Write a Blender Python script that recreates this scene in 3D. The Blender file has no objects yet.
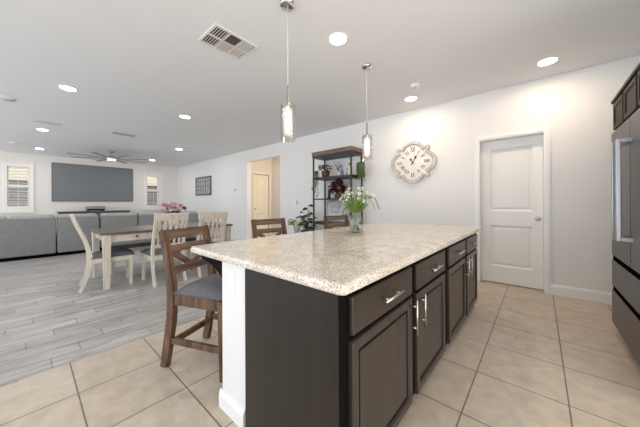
import bpy, bmesh, math, random
from mathutils import Vector, Matrix
random.seed(7)
C = bpy.context.scene
COL = C.collection
PI = math.pi
R = math.radians

# ------------------------------------------------------------------ camera
YAW, ROLL = 0.7128, 0.0042
cam = bpy.data.cameras.new('camera')
cam.sensor_width = 36.0
cam.lens = 36.0 * 253.63 / 640.0
cam.shift_y = -(213.5 - 203.15) / 640.0
cam.clip_start = 0.02
cam_o = bpy.data.objects.new('camera', cam)
COL.objects.link(cam_o)
fw = Vector((-math.sin(YAW), math.cos(YAW), 0))
rt = Vector((math.cos(YAW), math.sin(YAW), 0))
up = Vector((0, 0, 1))
cr = rt * math.cos(ROLL) - up * math.sin(ROLL)
cu = up * math.cos(ROLL) + rt * math.sin(ROLL)
m = Matrix((cr, cu, -fw)).transposed().to_4x4()
m.translation = Vector((0, 0, 1.18))
cam_o.matrix_world = m
C.camera = cam_o

# ------------------------------------------------------------------ world, light, exposure
CEIL = 2.79
world = bpy.data.worlds.new('world')
C.world = world
world.use_nodes = True
wn, wl = world.node_tree.nodes, world.node_tree.links
wn.clear()
w_out = wn.new('ShaderNodeOutputWorld')
w_bg = wn.new('ShaderNodeBackground')
w_tc = wn.new('ShaderNodeTexCoord')
w_sep = wn.new('ShaderNodeSeparateXYZ')
w_rp = wn.new('ShaderNodeValToRGB')
w_map = wn.new('ShaderNodeMapRange')
w_map.inputs[1].default_value = -1
w_map.inputs[2].default_value = 1
wl.new(w_tc.outputs['Generated'], w_sep.inputs[0])
wl.new(w_sep.outputs[2], w_map.inputs[0])
wl.new(w_map.outputs[0], w_rp.inputs[0])
e = w_rp.color_ramp.elements
e[0].position = 0.47; e[0].color = (1.13, 1.14, 1.15, 1)
e[1].position = 0.53; e[1].color = (0.80, 0.84, 0.88, 1)
w_x = wn.new('ShaderNodeMapRange')          # cool daylight on the living side, warmer house interior on the kitchen side
w_x.inputs[1].default_value = -0.1
w_x.inputs[2].default_value = 0.95
wl.new(w_sep.outputs[0], w_x.inputs[0])
w_tint = wn.new('ShaderNodeMix')
w_tint.data_type = 'RGBA'
w_tint.inputs[6].default_value = (0.92, 1.0, 1.10, 1)
w_tint.inputs[7].default_value = (1.09, 0.985, 0.89, 1)
wl.new(w_x.outputs[0], w_tint.inputs[0])
w_mul = wn.new('ShaderNodeMix')
w_mul.data_type = 'RGBA'
w_mul.blend_type = 'MULTIPLY'
w_mul.inputs[0].default_value = 1.0
wl.new(w_rp.outputs[0], w_mul.inputs[6])
wl.new(w_tint.outputs[2], w_mul.inputs[7])
wl.new(w_mul.outputs[2], w_bg.inputs[0])
w_bg.inputs[1].default_value = 1.0
wl.new(w_bg.outputs[0], w_out.inputs[0])


def lamp(name, kind, loc, energy, color=(1, 1, 1), size=0.2, size_y=None, rot=(0, 0, 0), spread=None):
    l = bpy.data.lights.new(name, kind)
    l.energy = energy
    l.color = color
    if kind == 'AREA':
        l.size = size
        l.shape = 'DISK'
        if size_y:
            l.shape = 'RECTANGLE'
            l.size_y = size_y
        if spread:
            l.spread = spread
    else:
        l.shadow_soft_size = size
    o = bpy.data.objects.new(name, l)
    o.location = loc
    o.rotation_euler = rot
    COL.objects.link(o)
    return o


KITCHEN_W, LIVING_W = 2.7, 3.4
WARM, NEUTRAL = (1.0, 0.76, 0.52), (1.0, 0.98, 0.95)
C.view_settings.view_transform = 'Standard'
C.view_settings.look = 'None'
C.view_settings.gamma = 1.0
C.view_settings.exposure = 1.39
C.view_settings.use_curve_mapping = False


# ------------------------------------------------------------------ materials
def new_mat(name):
    mt = bpy.data.materials.new(name)
    mt.use_nodes = True
    nt = mt.node_tree
    b = nt.nodes['Principled BSDF']
    return mt, nt, b


def rgba(c):
    return (c[0], c[1], c[2], 1)


def mat(name, col, rough=0.5, metal=0.0, var=0.0, vscale=8.0, bump=0.0, bscale=60.0, stretch=(1, 1, 1), col2=None, emit=None, estr=0,
        trans=0.0, ior=1.45, spec=None, contrast=(0.35, 0.65), coat=0.0):
    mt, nt, b = new_mat(name)
    b.inputs['Base Color'].default_value = rgba(col)
    b.inputs['Roughness'].default_value = rough
    b.inputs['Metallic'].default_value = metal
    b.inputs['Transmission Weight'].default_value = trans
    b.inputs['IOR'].default_value = ior
    b.inputs['Coat Weight'].default_value = coat
    if spec is not None:
        b.inputs['Specular IOR Level'].default_value = spec
    if emit:
        b.inputs['Emission Color'].default_value = rgba(emit)
        b.inputs['Emission Strength'].default_value = estr
    tc = nt.nodes.new('ShaderNodeTexCoord')
    mp = nt.nodes.new('ShaderNodeMapping')
    mp.inputs['Scale'].default_value = stretch
    nt.links.new(tc.outputs['Object'], mp.inputs[0])
    if col2 or var:
        c2 = col2 or tuple(min(1, max(0, v * (1 - var))) for v in col)
        nz = nt.nodes.new('ShaderNodeTexNoise')
        nz.inputs['Scale'].default_value = vscale
        nz.inputs['Detail'].default_value = 5
        rp = nt.nodes.new('ShaderNodeValToRGB')
        rp.color_ramp.elements[0].position = contrast[0]
        rp.color_ramp.elements[1].position = contrast[1]
        rp.color_ramp.elements[0].color = rgba(c2)
        rp.color_ramp.elements[1].color = rgba(col)
        nt.links.new(mp.outputs[0], nz.inputs['Vector'])
        nt.links.new(nz.outputs['Fac'], rp.inputs[0])
        nt.links.new(rp.outputs[0], b.inputs['Base Color'])
    if bump:
        nb = nt.nodes.new('ShaderNodeTexNoise')
        nb.inputs['Scale'].default_value = bscale
        nb.inputs['Detail'].default_value = 4
        bp = nt.nodes.new('ShaderNodeBump')
        bp.inputs['Strength'].default_value = bump
        bp.inputs['Distance'].default_value = 0.004
        nt.links.new(mp.outputs[0], nb.inputs['Vector'])
        nt.links.new(nb.outputs['Fac'], bp.inputs['Height'])
        nt.links.new(bp.outputs[0], b.inputs['Normal'])
    return mt


def math_node(nt, op, a, b=None):
    n = nt.nodes.new('ShaderNodeMath')
    n.operation = op
    for i, v in enumerate((a, b)):
        if v is None:
            continue
        if isinstance(v, (int, float)):
            n.inputs[i].default_value = v
        else:
            nt.links.new(v, n.inputs[i])
    return n.outputs[0]


def mix_col(nt, blend, fac, a, b):
    n = nt.nodes.new('ShaderNodeMix')
    n.data_type = 'RGBA'
    n.blend_type = blend
    for i, v in ((0, fac), (6, a), (7, b)):
        if isinstance(v, (int, float)):
            n.inputs[i].default_value = v
        elif isinstance(v, tuple):
            n.inputs[i].default_value = rgba(v)
        else:
            nt.links.new(v, n.inputs[i])
    return n.outputs[2]


def tile_material():
    mt, nt, b = new_mat('beige ceramic tile')
    tc = nt.nodes.new('ShaderNodeTexCoord')
    mp = nt.nodes.new('ShaderNodeMapping')
    mp.inputs['Location'].default_value = (0.334 + 0.4614 * 60, -0.2074 + 0.4614 * 60, 0)
    nt.links.new(tc.outputs['Object'], mp.inputs[0])
    br = nt.nodes.new('ShaderNodeTexBrick')
    br.offset = 0.0
    br.inputs['Scale'].default_value = 1
    br.inputs['Mortar Size'].default_value = 0.0040
    br.inputs['Mortar Smooth'].default_value = 0.1
    br.inputs['Brick Width'].default_value = 0.4614
    br.inputs['Row Height'].default_value = 0.4614
    br.inputs['Bias'].default_value = 0
    br.inputs['Color1'].default_value = (0.580, 0.492, 0.388, 1)
    br.inputs['Color2'].default_value = (0.630, 0.537, 0.428, 1)
    br.inputs['Mortar'].default_value = (0.19, 0.145, 0.105, 1)
    nt.links.new(mp.outputs[0], br.inputs['Vector'])
    nz = nt.nodes.new('ShaderNodeTexNoise')
    nz.inputs['Scale'].default_value = 9
    nz.inputs['Detail'].default_value = 8
    nz.inputs['Roughness'].default_value = 0.65
    nz.inputs['Distortion'].default_value = 0.25
    nt.links.new(tc.outputs['Object'], nz.inputs['Vector'])
    rp = nt.nodes.new('ShaderNodeValToRGB')
    rp.color_ramp.elements[0].position = 0.36
    rp.color_ramp.elements[1].position = 0.64
    rp.color_ramp.elements[0].color = (0.82, 0.81, 0.80, 1)
    rp.color_ramp.elements[1].color = (1, 1, 1, 1)
    nt.links.new(nz.outputs['Fac'], rp.inputs[0])
    c = mix_col(nt, 'MULTIPLY', 1.0, br.outputs['Color'], rp.outputs[0])
    nt.links.new(c, b.inputs['Base Color'])
    b.inputs['Roughness'].default_value = 0.38
    bp = nt.nodes.new('ShaderNodeBump')
    bp.inputs['Strength'].default_value = 0.35
    bp.inputs['Distance'].default_value = 0.003
    bp.invert = True
    nt.links.new(br.outputs['Fac'], bp.inputs['Height'])
    nt.links.new(bp.outputs[0], b.inputs['Normal'])
    return mt


def plank_material():
    mt, nt, b = new_mat('grey wood look plank')
    tc = nt.nodes.new('ShaderNodeTexCoord')
    sp = nt.nodes.new('ShaderNodeSeparateXYZ')
    nt.links.new(tc.outputs['Object'], sp.inputs[0])
    w, L = 0.1636, 0.63
    xx = math_node(nt, 'ADD', sp.outputs[0], 2.665 + w * 200)
    row = math_node(nt, 'FLOOR', math_node(nt, 'DIVIDE', xx, w))
    sh = math_node(nt, 'MULTIPLY', row, 0.168)
    yy = math_node(nt, 'ADD', math_node(nt, 'ADD', sp.outputs[1], 20.0), sh)
    cb = nt.nodes.new('ShaderNodeCombineXYZ')
    nt.links.new(yy, cb.inputs[0])
    nt.links.new(xx, cb.inputs[1])
    br = nt.nodes.new('ShaderNodeTexBrick')
    br.offset = 0.0
    br.inputs['Scale'].default_value = 1
    br.inputs['Mortar Size'].default_value = 0.003
    br.inputs['Mortar Smooth'].default_value = 0.1
    br.inputs['Brick Width'].default_value = L
    br.inputs['Row Height'].default_value = w
    br.inputs['Color1'].default_value = (0.41, 0.395, 0.38, 1)
    br.inputs['Color2'].default_value = (0.53, 0.515, 0.50, 1)
    br.inputs['Mortar'].default_value = (0.20, 0.18, 0.16, 1)
    nt.links.new(cb.outputs[0], br.inputs['Vector'])
    mp = nt.nodes.new('ShaderNodeMapping')
    mp.inputs['Scale'].default_value = (16, 1.6, 1)
    nt.links.new(tc.outputs['Object'], mp.inputs[0])
    nz = nt.nodes.new('ShaderNodeTexNoise')
    nz.inputs['Scale'].default_value = 1.6
    nz.inputs['Detail'].default_value = 7
    nz.inputs['Roughness'].default_value = 0.62
    nz.inputs['Distortion'].default_value = 0.8
    nt.links.new(mp.outputs[0], nz.inputs['Vector'])
    rp = nt.nodes.new('ShaderNodeValToRGB')
    rp.color_ramp.elements[0].position = 0.34
    rp.color_ramp.elements[1].position = 0.66
    rp.color_ramp.elements[0].color = (0.58, 0.56, 0.54, 1)
    rp.color_ramp.elements[1].color = (1.12, 1.12, 1.12, 1)
    nt.links.new(nz.outputs['Fac'], rp.inputs[0])
    c = mix_col(nt, 'MULTIPLY', 1.0, br.outputs['Color'], rp.outputs[0])
    nt.links.new(c, b.inputs['Base Color'])
    b.inputs['Roughness'].default_value = 0.42
    bp = nt.nodes.new('ShaderNodeBump')
    bp.inputs['Strength'].default_value = 0.3
    bp.inputs['Distance'].default_value = 0.002
    bp.invert = True
    nt.links.new(br.outputs['Fac'], bp.inputs['Height'])
    nt.links.new(bp.outputs[0], b.inputs['Normal'])
    return mt


def granite_material():
    mt, nt, b = new_mat('speckled cream granite')
    tc = nt.nodes.new('ShaderNodeTexCoord')
    v = nt.nodes.new('ShaderNodeTexVoronoi')
    v.inputs['Scale'].default_value = 250
    nt.links.new(tc.outputs['Object'], v.inputs['Vector'])
    hs = nt.nodes.new('ShaderNodeSeparateColor')
    nt.links.new(v.outputs['Color'], hs.inputs[0])
    rp = nt.nodes.new('ShaderNodeValToRGB')
    rp.color_ramp.interpolation = 'CONSTANT'
    el = rp.color_ramp.elements
    el[0].position = 0.0; el[0].color = (0.20, 0.16, 0.13, 1)
    el[1].position = 0.04; el[1].color = (0.42, 0.38, 0.34, 1)
    for p, cc in ((0.13, (0.58, 0.48, 0.37)), (0.26, (0.70, 0.62, 0.52)), (0.56, (0.80, 0.75, 0.67)), (0.82, (0.90, 0.88, 0.84))):
        x = el.new(p); x.color = rgba(cc)
    nt.links.new(hs.outputs[0], rp.inputs[0])
    nz = nt.nodes.new('ShaderNodeTexNoise')
    nz.inputs['Scale'].default_value = 9
    nz.inputs['Detail'].default_value = 6
    nt.links.new(tc.outputs['Object'], nz.inputs['Vector'])
    r2 = nt.nodes.new('ShaderNodeValToRGB')
    r2.color_ramp.elements[0].position = 0.35
    r2.color_ramp.elements[1].position = 0.65
    r2.color_ramp.elements[0].color = (0.86, 0.82, 0.76, 1)
    r2.color_ramp.elements[1].color = (1, 1, 1, 1)
    nt.links.new(nz.outputs['Fac'], r2.inputs[0])
    c = mix_col(nt, 'MULTIPLY', 1.0, rp.outputs[0], r2.outputs[0])
    nt.links.new(c, b.inputs['Base Color'])
    b.inputs['Roughness'].default_value = 0.11
    return mt


def clear_glass(name, tint, refl=0.10, rough=0.02):
    mt = bpy.data.materials.new(name)
    mt.use_nodes = True
    nt = mt.node_tree
    nt.nodes.clear()
    out = nt.nodes.new('ShaderNodeOutputMaterial')
    tr = nt.nodes.new('ShaderNodeBsdfTransparent')
    tr.inputs[0].default_value = rgba(tint)
    gl = nt.nodes.new('ShaderNodeBsdfGlossy')
    gl.inputs['Roughness'].default_value = rough
    lw = nt.nodes.new('ShaderNodeLayerWeight')
    lw.inputs[0].default_value = 0.35
    mul = nt.nodes.new('ShaderNodeMath')
    mul.operation = 'MULTIPLY_ADD'
    mul.inputs[1].default_value = 0.22
    mul.inputs[2].default_value = refl * 0.4
    mx = nt.nodes.new('ShaderNodeMixShader')
    nt.links.new(lw.outputs['Fresnel'], mul.inputs[0])
    nt.links.new(mul.outputs[0], mx.inputs[0])
    nt.links.new(tr.outputs[0], mx.inputs[1])
    nt.links.new(gl.outputs[0], mx.inputs[2])
    nt.links.new(mx.outputs[0], out.inputs[0])
    return mt


M = {}
M['wall'] = mat('painted wall', (0.80, 0.785, 0.77), 0.85, bump=0.06, bscale=90)
M['ceiling'] = mat('painted ceiling', (0.835, 0.85, 0.86), 0.9, bump=0.10, bscale=70)
M['trim'] = mat('white trim paint', (0.86, 0.85, 0.83), 0.4)
M['door'] = mat('white door paint', (0.83, 0.81, 0.78), 0.42)
M['hall_door'] = mat('warm-lit door paint', (0.80, 0.72, 0.56), 0.5)  # warm hall light is put into this cream door colour
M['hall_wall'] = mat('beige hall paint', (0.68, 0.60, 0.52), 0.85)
M['hall_trim'] = mat('warm-lit hall trim', (0.74, 0.67, 0.54), 0.5)  # cream tone carries the warm hall light on the casing
M['tile'] = tile_material()
M['plank'] = plank_material()
M['granite'] = granite_material()
M['espresso'] = mat('espresso stained wood', (0.047, 0.037, 0.030), 0.30, var=0.22, vscale=3.0, stretch=(6, 6, 0.7), spec=0.5)
M['espresso_frame'] = mat('espresso frame wood', (0.006, 0.005, 0.005), 0.5, spec=0.04)
M['espresso_panel'] = mat('espresso side panel', (0.021, 0.0155, 0.0125), 0.30, var=0.3, vscale=3.0, stretch=(7, 7, 0.6))
M['upper_wood'] = mat('brown cabinet wood', (0.026, 0.017, 0.011), 0.5, spec=0.2, var=0.25, vscale=3.0, stretch=(6, 6, 0.7))
M['nickel'] = mat('brushed nickel', (0.66, 0.63, 0.59), 0.28, 1.0)
M['chrome'] = mat('polished chrome', (0.72, 0.71, 0.70), 0.12, 1.0)
M['black_metal'] = mat('black metal', (0.018, 0.018, 0.02), 0.45)
M['dark_gap'] = mat('black shade and grilles', (0.004, 0.004, 0.004), 0.8, spec=0.0)  # near-black colour standing in for shade in gaps; also colours the grilles
M['black_stainless'] = mat('black stainless', (0.095, 0.091, 0.087), 0.36, 0.6, bump=0.03, bscale=30, stretch=(1, 1, 40))
M['handle_steel'] = mat('fridge handle steel', (0.42, 0.41, 0.40), 0.28, 0.9)
M['stool_wood'] = mat('reclaimed brown wood', (0.185, 0.098, 0.055), 0.6, col2=(0.045, 0.024, 0.014), vscale=4.5, stretch=(5, 5, 0.8), bump=0.25, bscale=30)
M['stool_rail'] = mat('reclaimed brown rail wood', (0.185, 0.118, 0.080), 0.6, col2=(0.06, 0.036, 0.025), vscale=4.5, stretch=(5, 0.8, 5), bump=0.25, bscale=30)
M['stool_fabric'] = mat('grey blue seat fabric', (0.165, 0.172, 0.180), 0.95, var=0.3, vscale=90, bump=0.3, bscale=260)
M['cream_wood'] = mat('cream washed wood', (0.70, 0.65, 0.57), 0.6, var=0.18, vscale=5, stretch=(5, 5, 0.8))
M['dark_top'] = mat('weathered dark tabletop', (0.16, 0.135, 0.115), 0.35, var=0.35, vscale=4, stretch=(5, 0.7, 5))
M['seat_grey'] = mat('slate seat fabric', (0.13, 0.135, 0.15), 0.9, var=0.2, vscale=60)
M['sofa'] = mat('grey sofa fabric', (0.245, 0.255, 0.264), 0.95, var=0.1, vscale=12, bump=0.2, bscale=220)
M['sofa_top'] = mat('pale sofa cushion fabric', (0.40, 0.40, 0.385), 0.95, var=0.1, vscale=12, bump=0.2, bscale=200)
M['screen'] = mat('grey projection screen', (0.195, 0.212, 0.228), 0.8)
M['screen_edge'] = mat('dark screen bezel', (0.10, 0.105, 0.11), 0.6)
M['projector'] = mat('projector casing', (0.30, 0.30, 0.31), 0.4)
M['dark_wood'] = mat('dark console wood', (0.10, 0.095, 0.09), 0.5)
M['fan_metal'] = mat('fan brushed nickel', (0.50, 0.47, 0.45), 0.35, 0.8)
M['fan_blade'] = mat('fan blade grey', (0.36, 0.35, 0.34), 0.5)
M['clock_frame'] = mat('whitewashed clock frame', (0.66, 0.61, 0.56), 0.7, var=0.3, vscale=18)
M['clock_face'] = mat('cream clock face', (0.84, 0.81, 0.76), 0.7, var=0.08, vscale=10)
M['ink'] = mat('dark clock ink', (0.05, 0.045, 0.045), 0.6)
M['shelf_wood'] = mat('rustic shelf board', (0.24, 0.155, 0.105), 0.6, col2=(0.12, 0.08, 0.06), vscale=4, stretch=(0.8, 6, 6))
M['shelf_metal'] = mat('dark shelf metal', (0.036, 0.036, 0.039), 0.45, 0.3)
M['white_plastic'] = mat('white plastic', (0.85, 0.85, 0.84), 0.35)
M['grey_plastic'] = mat('grey plastic', (0.38, 0.38, 0.38), 0.5)
M['lamp_lens'] = mat('lit lamp lens', (1, 1, 1), 0.5, emit=(1, 0.96, 0.90), estr=9)
M['pendant_glow'] = mat('lit frosted glass', (0.9, 0.8, 0.7), 0.6, emit=(1, 0.80, 0.60), estr=1.6)
def frosted_lit(name, col, strength, clear):
    mt = bpy.data.materials.new(name)
    mt.use_nodes = True
    nt = mt.node_tree
    nt.nodes.clear()
    out = nt.nodes.new('ShaderNodeOutputMaterial')
    tr = nt.nodes.new('ShaderNodeBsdfTransparent')
    em = nt.nodes.new('ShaderNodeEmission')
    em.inputs[0].default_value = rgba(col)
    em.inputs[1].default_value = strength
    mx = nt.nodes.new('ShaderNodeMixShader')
    mx.inputs[0].default_value = 1 - clear
    nt.links.new(tr.outputs[0], mx.inputs[1])
    nt.links.new(em.outputs[0], mx.inputs[2])
    nt.links.new(mx.outputs[0], out.inputs[0])
    return mt


M['frosted'] = frosted_lit('lit frosted inner glass', (1, 0.80, 0.66), 0.55, 0.6)
M['bulb'] = mat('lit bulb', (1, 0.9, 0.8), 0.5, emit=(1, 0.85, 0.66), estr=14)
M['fan_lens'] = mat('fan light lens', (1, 1, 1), 0.5, emit=(1, 0.97, 0.92), estr=1.3)
M['glass'] = clear_glass('clear glass', (0.97, 0.97, 0.96))
M['vase_glass'] = clear_glass('clear vase glass', (0.95, 0.97, 0.95), 0.14)
M['leaf'] = mat('green leaf', (0.085, 0.17, 0.045), 0.55, col2=(0.04, 0.09, 0.03), vscale=14)
M['leaf_bright'] = mat('bright green leaf', (0.28, 0.47, 0.08), 0.5, col2=(0.10, 0.24, 0.04), vscale=14)
M['leaf_dark'] = mat('dark green leaf', (0.05, 0.095, 0.04), 0.4, col2=(0.022, 0.05, 0.022), vscale=14)
M['grass'] = mat('fresh grass blade', (0.36, 0.47, 0.16), 0.55, col2=(0.19, 0.30, 0.08), vscale=20)
M['moss'] = mat('olive moss', (0.13, 0.15, 0.045), 0.9, col2=(0.05, 0.07, 0.02), vscale=30, bump=0.6, bscale=60)
M['burgundy'] = mat('burgundy leaf', (0.085, 0.022, 0.024), 0.6, col2=(0.03, 0.012, 0.012), vscale=14)
M['tan_leaf'] = mat('dry tan bract', (0.42, 0.25, 0.17), 0.7)
M['white_petal'] = mat('white petal', (0.86, 0.86, 0.78), 0.6)
M['pink_petal'] = mat('pink petal', (0.76, 0.48, 0.51), 0.6, col2=(0.62, 0.30, 0.36), vscale=20)
M['pale_pink'] = mat('pale pink petal', (0.82, 0.64, 0.64), 0.6)
M['red_petal'] = mat('deep red petal', (0.30, 0.03, 0.07), 0.6)
M['stem'] = mat('green stem', (0.10, 0.16, 0.05), 0.6)
M['twig'] = mat('brown twig', (0.16, 0.10, 0.07), 0.8)
M['ceramic_white'] = mat('white ceramic', (0.80, 0.78, 0.75), 0.3)
M['ceramic_blue'] = mat('blue glass', (0.16, 0.22, 0.32), 0.15)
M['ceramic_green'] = mat('green glazed ceramic', (0.12, 0.24, 0.16), 0.25)
M['ceramic_yellow'] = mat('pale yellow ceramic', (0.66, 0.64, 0.46), 0.35)
M['ceramic_red'] = mat('rust red cap', (0.34, 0.09, 0.06), 0.4)
M['brown_pot'] = mat('brown woven pot', (0.16, 0.08, 0.05), 0.8, col2=(0.06, 0.03, 0.02), vscale=30)
M['terracotta'] = mat('grey planter', (0.42, 0.41, 0.40), 0.7)
M['soil'] = mat('dark soil', (0.03, 0.022, 0.016), 0.95)
M['sign_board'] = mat('pale sign board', (0.66, 0.66, 0.66), 0.7, var=0.15, vscale=8)
M['sign_ink'] = mat('grey sign lettering', (0.22, 0.22, 0.23), 0.7)
M['wheel_wood'] = mat('grey wheel wood', (0.20, 0.19, 0.19), 0.7)
M['art'] = mat('grey art print', (0.62, 0.62, 0.60), 0.5, col2=(0.30, 0.30, 0.30), vscale=26, contrast=(0.4, 0.6))
M['art_frame'] = mat('dark grey art frame', (0.12, 0.12, 0.12), 0.5)
M['fence'] = mat('dark grey fence boards', (0.09, 0.09, 0.10), 0.7)
M['stucco'] = mat('cream stucco', (0.80, 0.72, 0.58), 0.9)
M['roof'] = mat('dark brown roof edge', (0.06, 0.045, 0.035), 0.8)
M['ground'] = mat('outdoor gravel', (0.35, 0.33, 0.30), 0.95, var=0.3, vscale=20)
M['vent_white'] = mat('white vent metal', (0.76, 0.75, 0.73), 0.45)
M['vent_dark'] = mat('dark vent duct', (0.045, 0.045, 0.042), 0.8)
M['vent_beige'] = mat('beige vent panel', (0.60, 0.53, 0.47), 0.6)


# ------------------------------------------------------------------ geometry helpers
class MB:
    """collects shapes, links them as one mesh object"""

    def __init__(self):
        self.v, self.f, self.sm = [], [], []

    def add(self, vs, fs, smooth=False, mx=None):
        o = len(self.v)
        for p in vs:
            p = Vector(p)
            if mx is not None:
                p = mx @ p
            self.v.append(p)
        for f in fs:
            self.f.append([i + o for i in f])
            self.sm.append(smooth)
        return self

    def box(self, a, b, bev=0.0, mx=None):
        x0, x1 = sorted((a[0], b[0])); y0, y1 = sorted((a[1], b[1])); z0, z1 = sorted((a[2], b[2]))
        if bev <= 0:
            vs = [(x, y, z) for x in (x0, x1) for y in (y0, y1) for z in (z0, z1)]
            fs = [(0, 1, 3, 2), (4, 6, 7, 5), (0, 4, 5, 1), (2, 3, 7, 6), (0, 2, 6, 4), (1, 5, 7, 3)]
            return self.add(vs, fs, mx=mx)
        bm = bmesh.new()
        bmesh.ops.create_cube(bm, size=1)
        for q in bm.verts:
            q.co = Vector(((x0 + x1) / 2 + q.co.x * (x1 - x0), (y0 + y1) / 2 + q.co.y * (y1 - y0), (z0 + z1) / 2 + q.co.z * (z1 - z0)))
        bv = min(bev, 0.49 * min(x1 - x0, y1 - y0, z1 - z0))
        bmesh.ops.bevel(bm, geom=bm.edges[:], offset=bv, segments=2 if bev < 0.02 else 4, affect='EDGES', profile=0.5)
        bm.verts.index_update()
        self.add([q.co.copy() for q in bm.verts], [[q.index for q in f.verts] for f in bm.faces], smooth=bev >= 0.02, mx=mx)
        bm.free()
        return self

    def bar(self, p, q, w, t, side=(0, 0, 1), w2=None, t2=None, mx=None):
        """rectangular bar from p to q; w along side, t across"""
        p, q = Vector(p), Vector(q)
        d = (q - p).normalized()
        s = Vector(side)
        s = (s - d * s.dot(d)).normalized()
        n = d.cross(s)
        w2 = w if w2 is None else w2
        t2 = t if t2 is None else t2
        vs = []
        for c, ww, tt in ((p, w, t), (q, w2, t2)):
            for a, bb in ((-1, -1), (1, -1), (1, 1), (-1, 1)):
                vs.append(c + s * (a * ww / 2) + n * (bb * tt / 2))
        return self.add(vs, [(3, 2, 1, 0), (4, 5, 6, 7), (0, 1, 5, 4), (1, 2, 6, 5), (2, 3, 7, 6), (3, 0, 4, 7)], mx=mx)

    def path(self, pts, w, t, side, mx=None):
        """rectangular section swept along pts (side fixed); w, t scalars or lists"""
        n = len(pts)
        pts = [Vector(p) for p in pts]
        vs = []
        for i, p in enumerate(pts):
            d = (pts[min(i + 1, n - 1)] - pts[max(i - 1, 0)]).normalized()
            s = Vector(side); s = (s - d * s.dot(d)).normalized()
            k = d.cross(s)
            ww = w[i] if isinstance(w, (list, tuple)) else w
            tt = t[i] if isinstance(t, (list, tuple)) else t
            for a, bb in ((-1, -1), (1, -1), (1, 1), (-1, 1)):
                vs.append(p + s * (a * ww / 2) + k * (bb * tt / 2))
        fs = [(3, 2, 1, 0), tuple(4 * (n - 1) + i for i in range(4))]
        for i in range(n - 1):
            for j in range(4):
                a, bb = 4 * i + j, 4 * i + (j + 1) % 4
                fs.append((a, bb, bb + 4, a + 4))
        return self.add(vs, fs, mx=mx)

    def tube(self, pts, r, seg=8, mx=None):
        pts = [Vector(p) for p in pts]
        n = len(pts)
        vs, fs = [], []
        ref = None
        for i, p in enumerate(pts):
            d = (pts[min(i + 1, n - 1)] - pts[max(i - 1, 0)]).normalized()
            if ref is None:
                ref = Vector((0, 0, 1)) if abs(d.z) < 0.9 else Vector((1, 0, 0))
            s = (ref - d * ref.dot(d)).normalized()
            ref = s
            k = d.cross(s)
            rr = r[i] if isinstance(r, (list, tuple)) else r
            for j in range(seg):
                a = 2 * PI * j / seg
                vs.append(p + (s * math.cos(a) + k * math.sin(a)) * rr)
        for i in range(n - 1):
            for j in range(seg):
                a, bb = i * seg + j, i * seg + (j + 1) % seg
                fs.append((a, bb, bb + seg, a + seg))
        fs.append(tuple(reversed(range(seg))))
        fs.append(tuple((n - 1) * seg + j for j in range(seg)))
        return self.add(vs, fs, True, mx)

    def lathe(self, prof, seg=24, c=(0, 0, 0), mx=None, closed=False):
        """prof: (r, z) list, revolved about z through c"""
        vs, fs = [], []
        n = len(prof)
        for r, z in prof:
            for j in range(seg):
                a = 2 * PI * j / seg
                vs.append((c[0] + r * math.cos(a), c[1] + r * math.sin(a), c[2] + z))
        for i in range(n - 1 if not closed else n):
            i2 = (i + 1) % n
            for j in range(seg):
                j2 = (j + 1) % seg
                fs.append((i * seg + j, i * seg + j2, i2 * seg + j2, i2 * seg + j))
        if not closed:
            if prof[0][0] > 1e-5:
                fs.append(tuple(reversed(range(seg))))
            if prof[-1][0] > 1e-5:
                fs.append(tuple((n - 1) * seg + j for j in range(seg)))
        return self.add(vs, fs, True, mx)

    def prism(self, poly, z0, z1, mx=None):
        n = len(poly)
        vs = [(x, y, z0) for x, y in poly] + [(x, y, z1) for x, y in poly]
        fs = [tuple(reversed(range(n))), tuple(range(n, 2 * n))]
        for i in range(n):
            j = (i + 1) % n
            fs.append((i, j, j + n, i + n))
        return self.add(vs, fs, mx=mx)

    def ring(self, outer, inner, z0, z1, mx=None):
        n = len(outer)
        vs = [(x, y, z0) for x, y in outer] + [(x, y, z1) for x, y in outer] + [(x, y, z0) for x, y in inner] + [(x, y, z1) for x, y in inner]
        fs = []
        for i in range(n):
            j = (i + 1) % n
            fs += [(i, j, j + n, i + n), (i + n, j + n, j + 3 * n, i + 3 * n), (i + 2 * n, i + 3 * n, j + 3 * n, j + 2 * n), (i, i + 2 * n, j + 2 * n, j)]
        return self.add(vs, fs, mx=mx)

    def leaf(self, base, tip, width, droop=0.0, fold=0.15, roll=0.0):
        base, tip = Vector(base), Vector(tip)
        d = tip - base
        L = d.length
        d.normalize()
        s = d.cross(Vector((0, 0, 1)))
        if s.length < 0.05:
            s = Vector((1, 0, 0))
        s.normalize()
        n = s.cross(d)
        if roll:
            s, n = s * math.cos(roll) + n * math.sin(roll), n * math.cos(roll) - s * math.sin(roll)
        vs = []
        prof = (0.06, 0.62, 1.0, 0.72, 0.05)
        for i, k in enumerate(prof):
            t = i / 4
            c = base + d * (L * t) - Vector((0, 0, droop * L * t * t))
            vs += [c - s * (width / 2 * k) + n * (fold * width * k), c, c + s * (width / 2 * k) + n * (fold * width * k)]
        fs = []
        for i in range(4):
            a = i * 3
            fs += [(a, a + 1, a + 4, a + 3), (a + 1, a + 2, a + 5, a + 4)]
        return self.add(vs, fs, True)

    def ball(self, c, r, sx=1, sy=1, sz=1, seg=10, rings=6, jit=0.0):
        vs, fs = [], []
        for i in range(rings + 1):
            th = PI * i / rings
            for j in range(seg):
                a = 2 * PI * j / seg
                q = 1 + random.uniform(-jit, jit)
                vs.append((c[0] + r * sx * q * math.sin(th) * math.cos(a), c[1] + r * sy * q * math.sin(th) * math.sin(a), c[2] + r * sz * q * math.cos(th)))
        for i in range(rings):
            for j in range(seg):
                j2 = (j + 1) % seg
                fs.append((i * seg + j, (i + 1) * seg + j, (i + 1) * seg + j2, i * seg + j2))
        return self.add(vs, fs, True)

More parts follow.
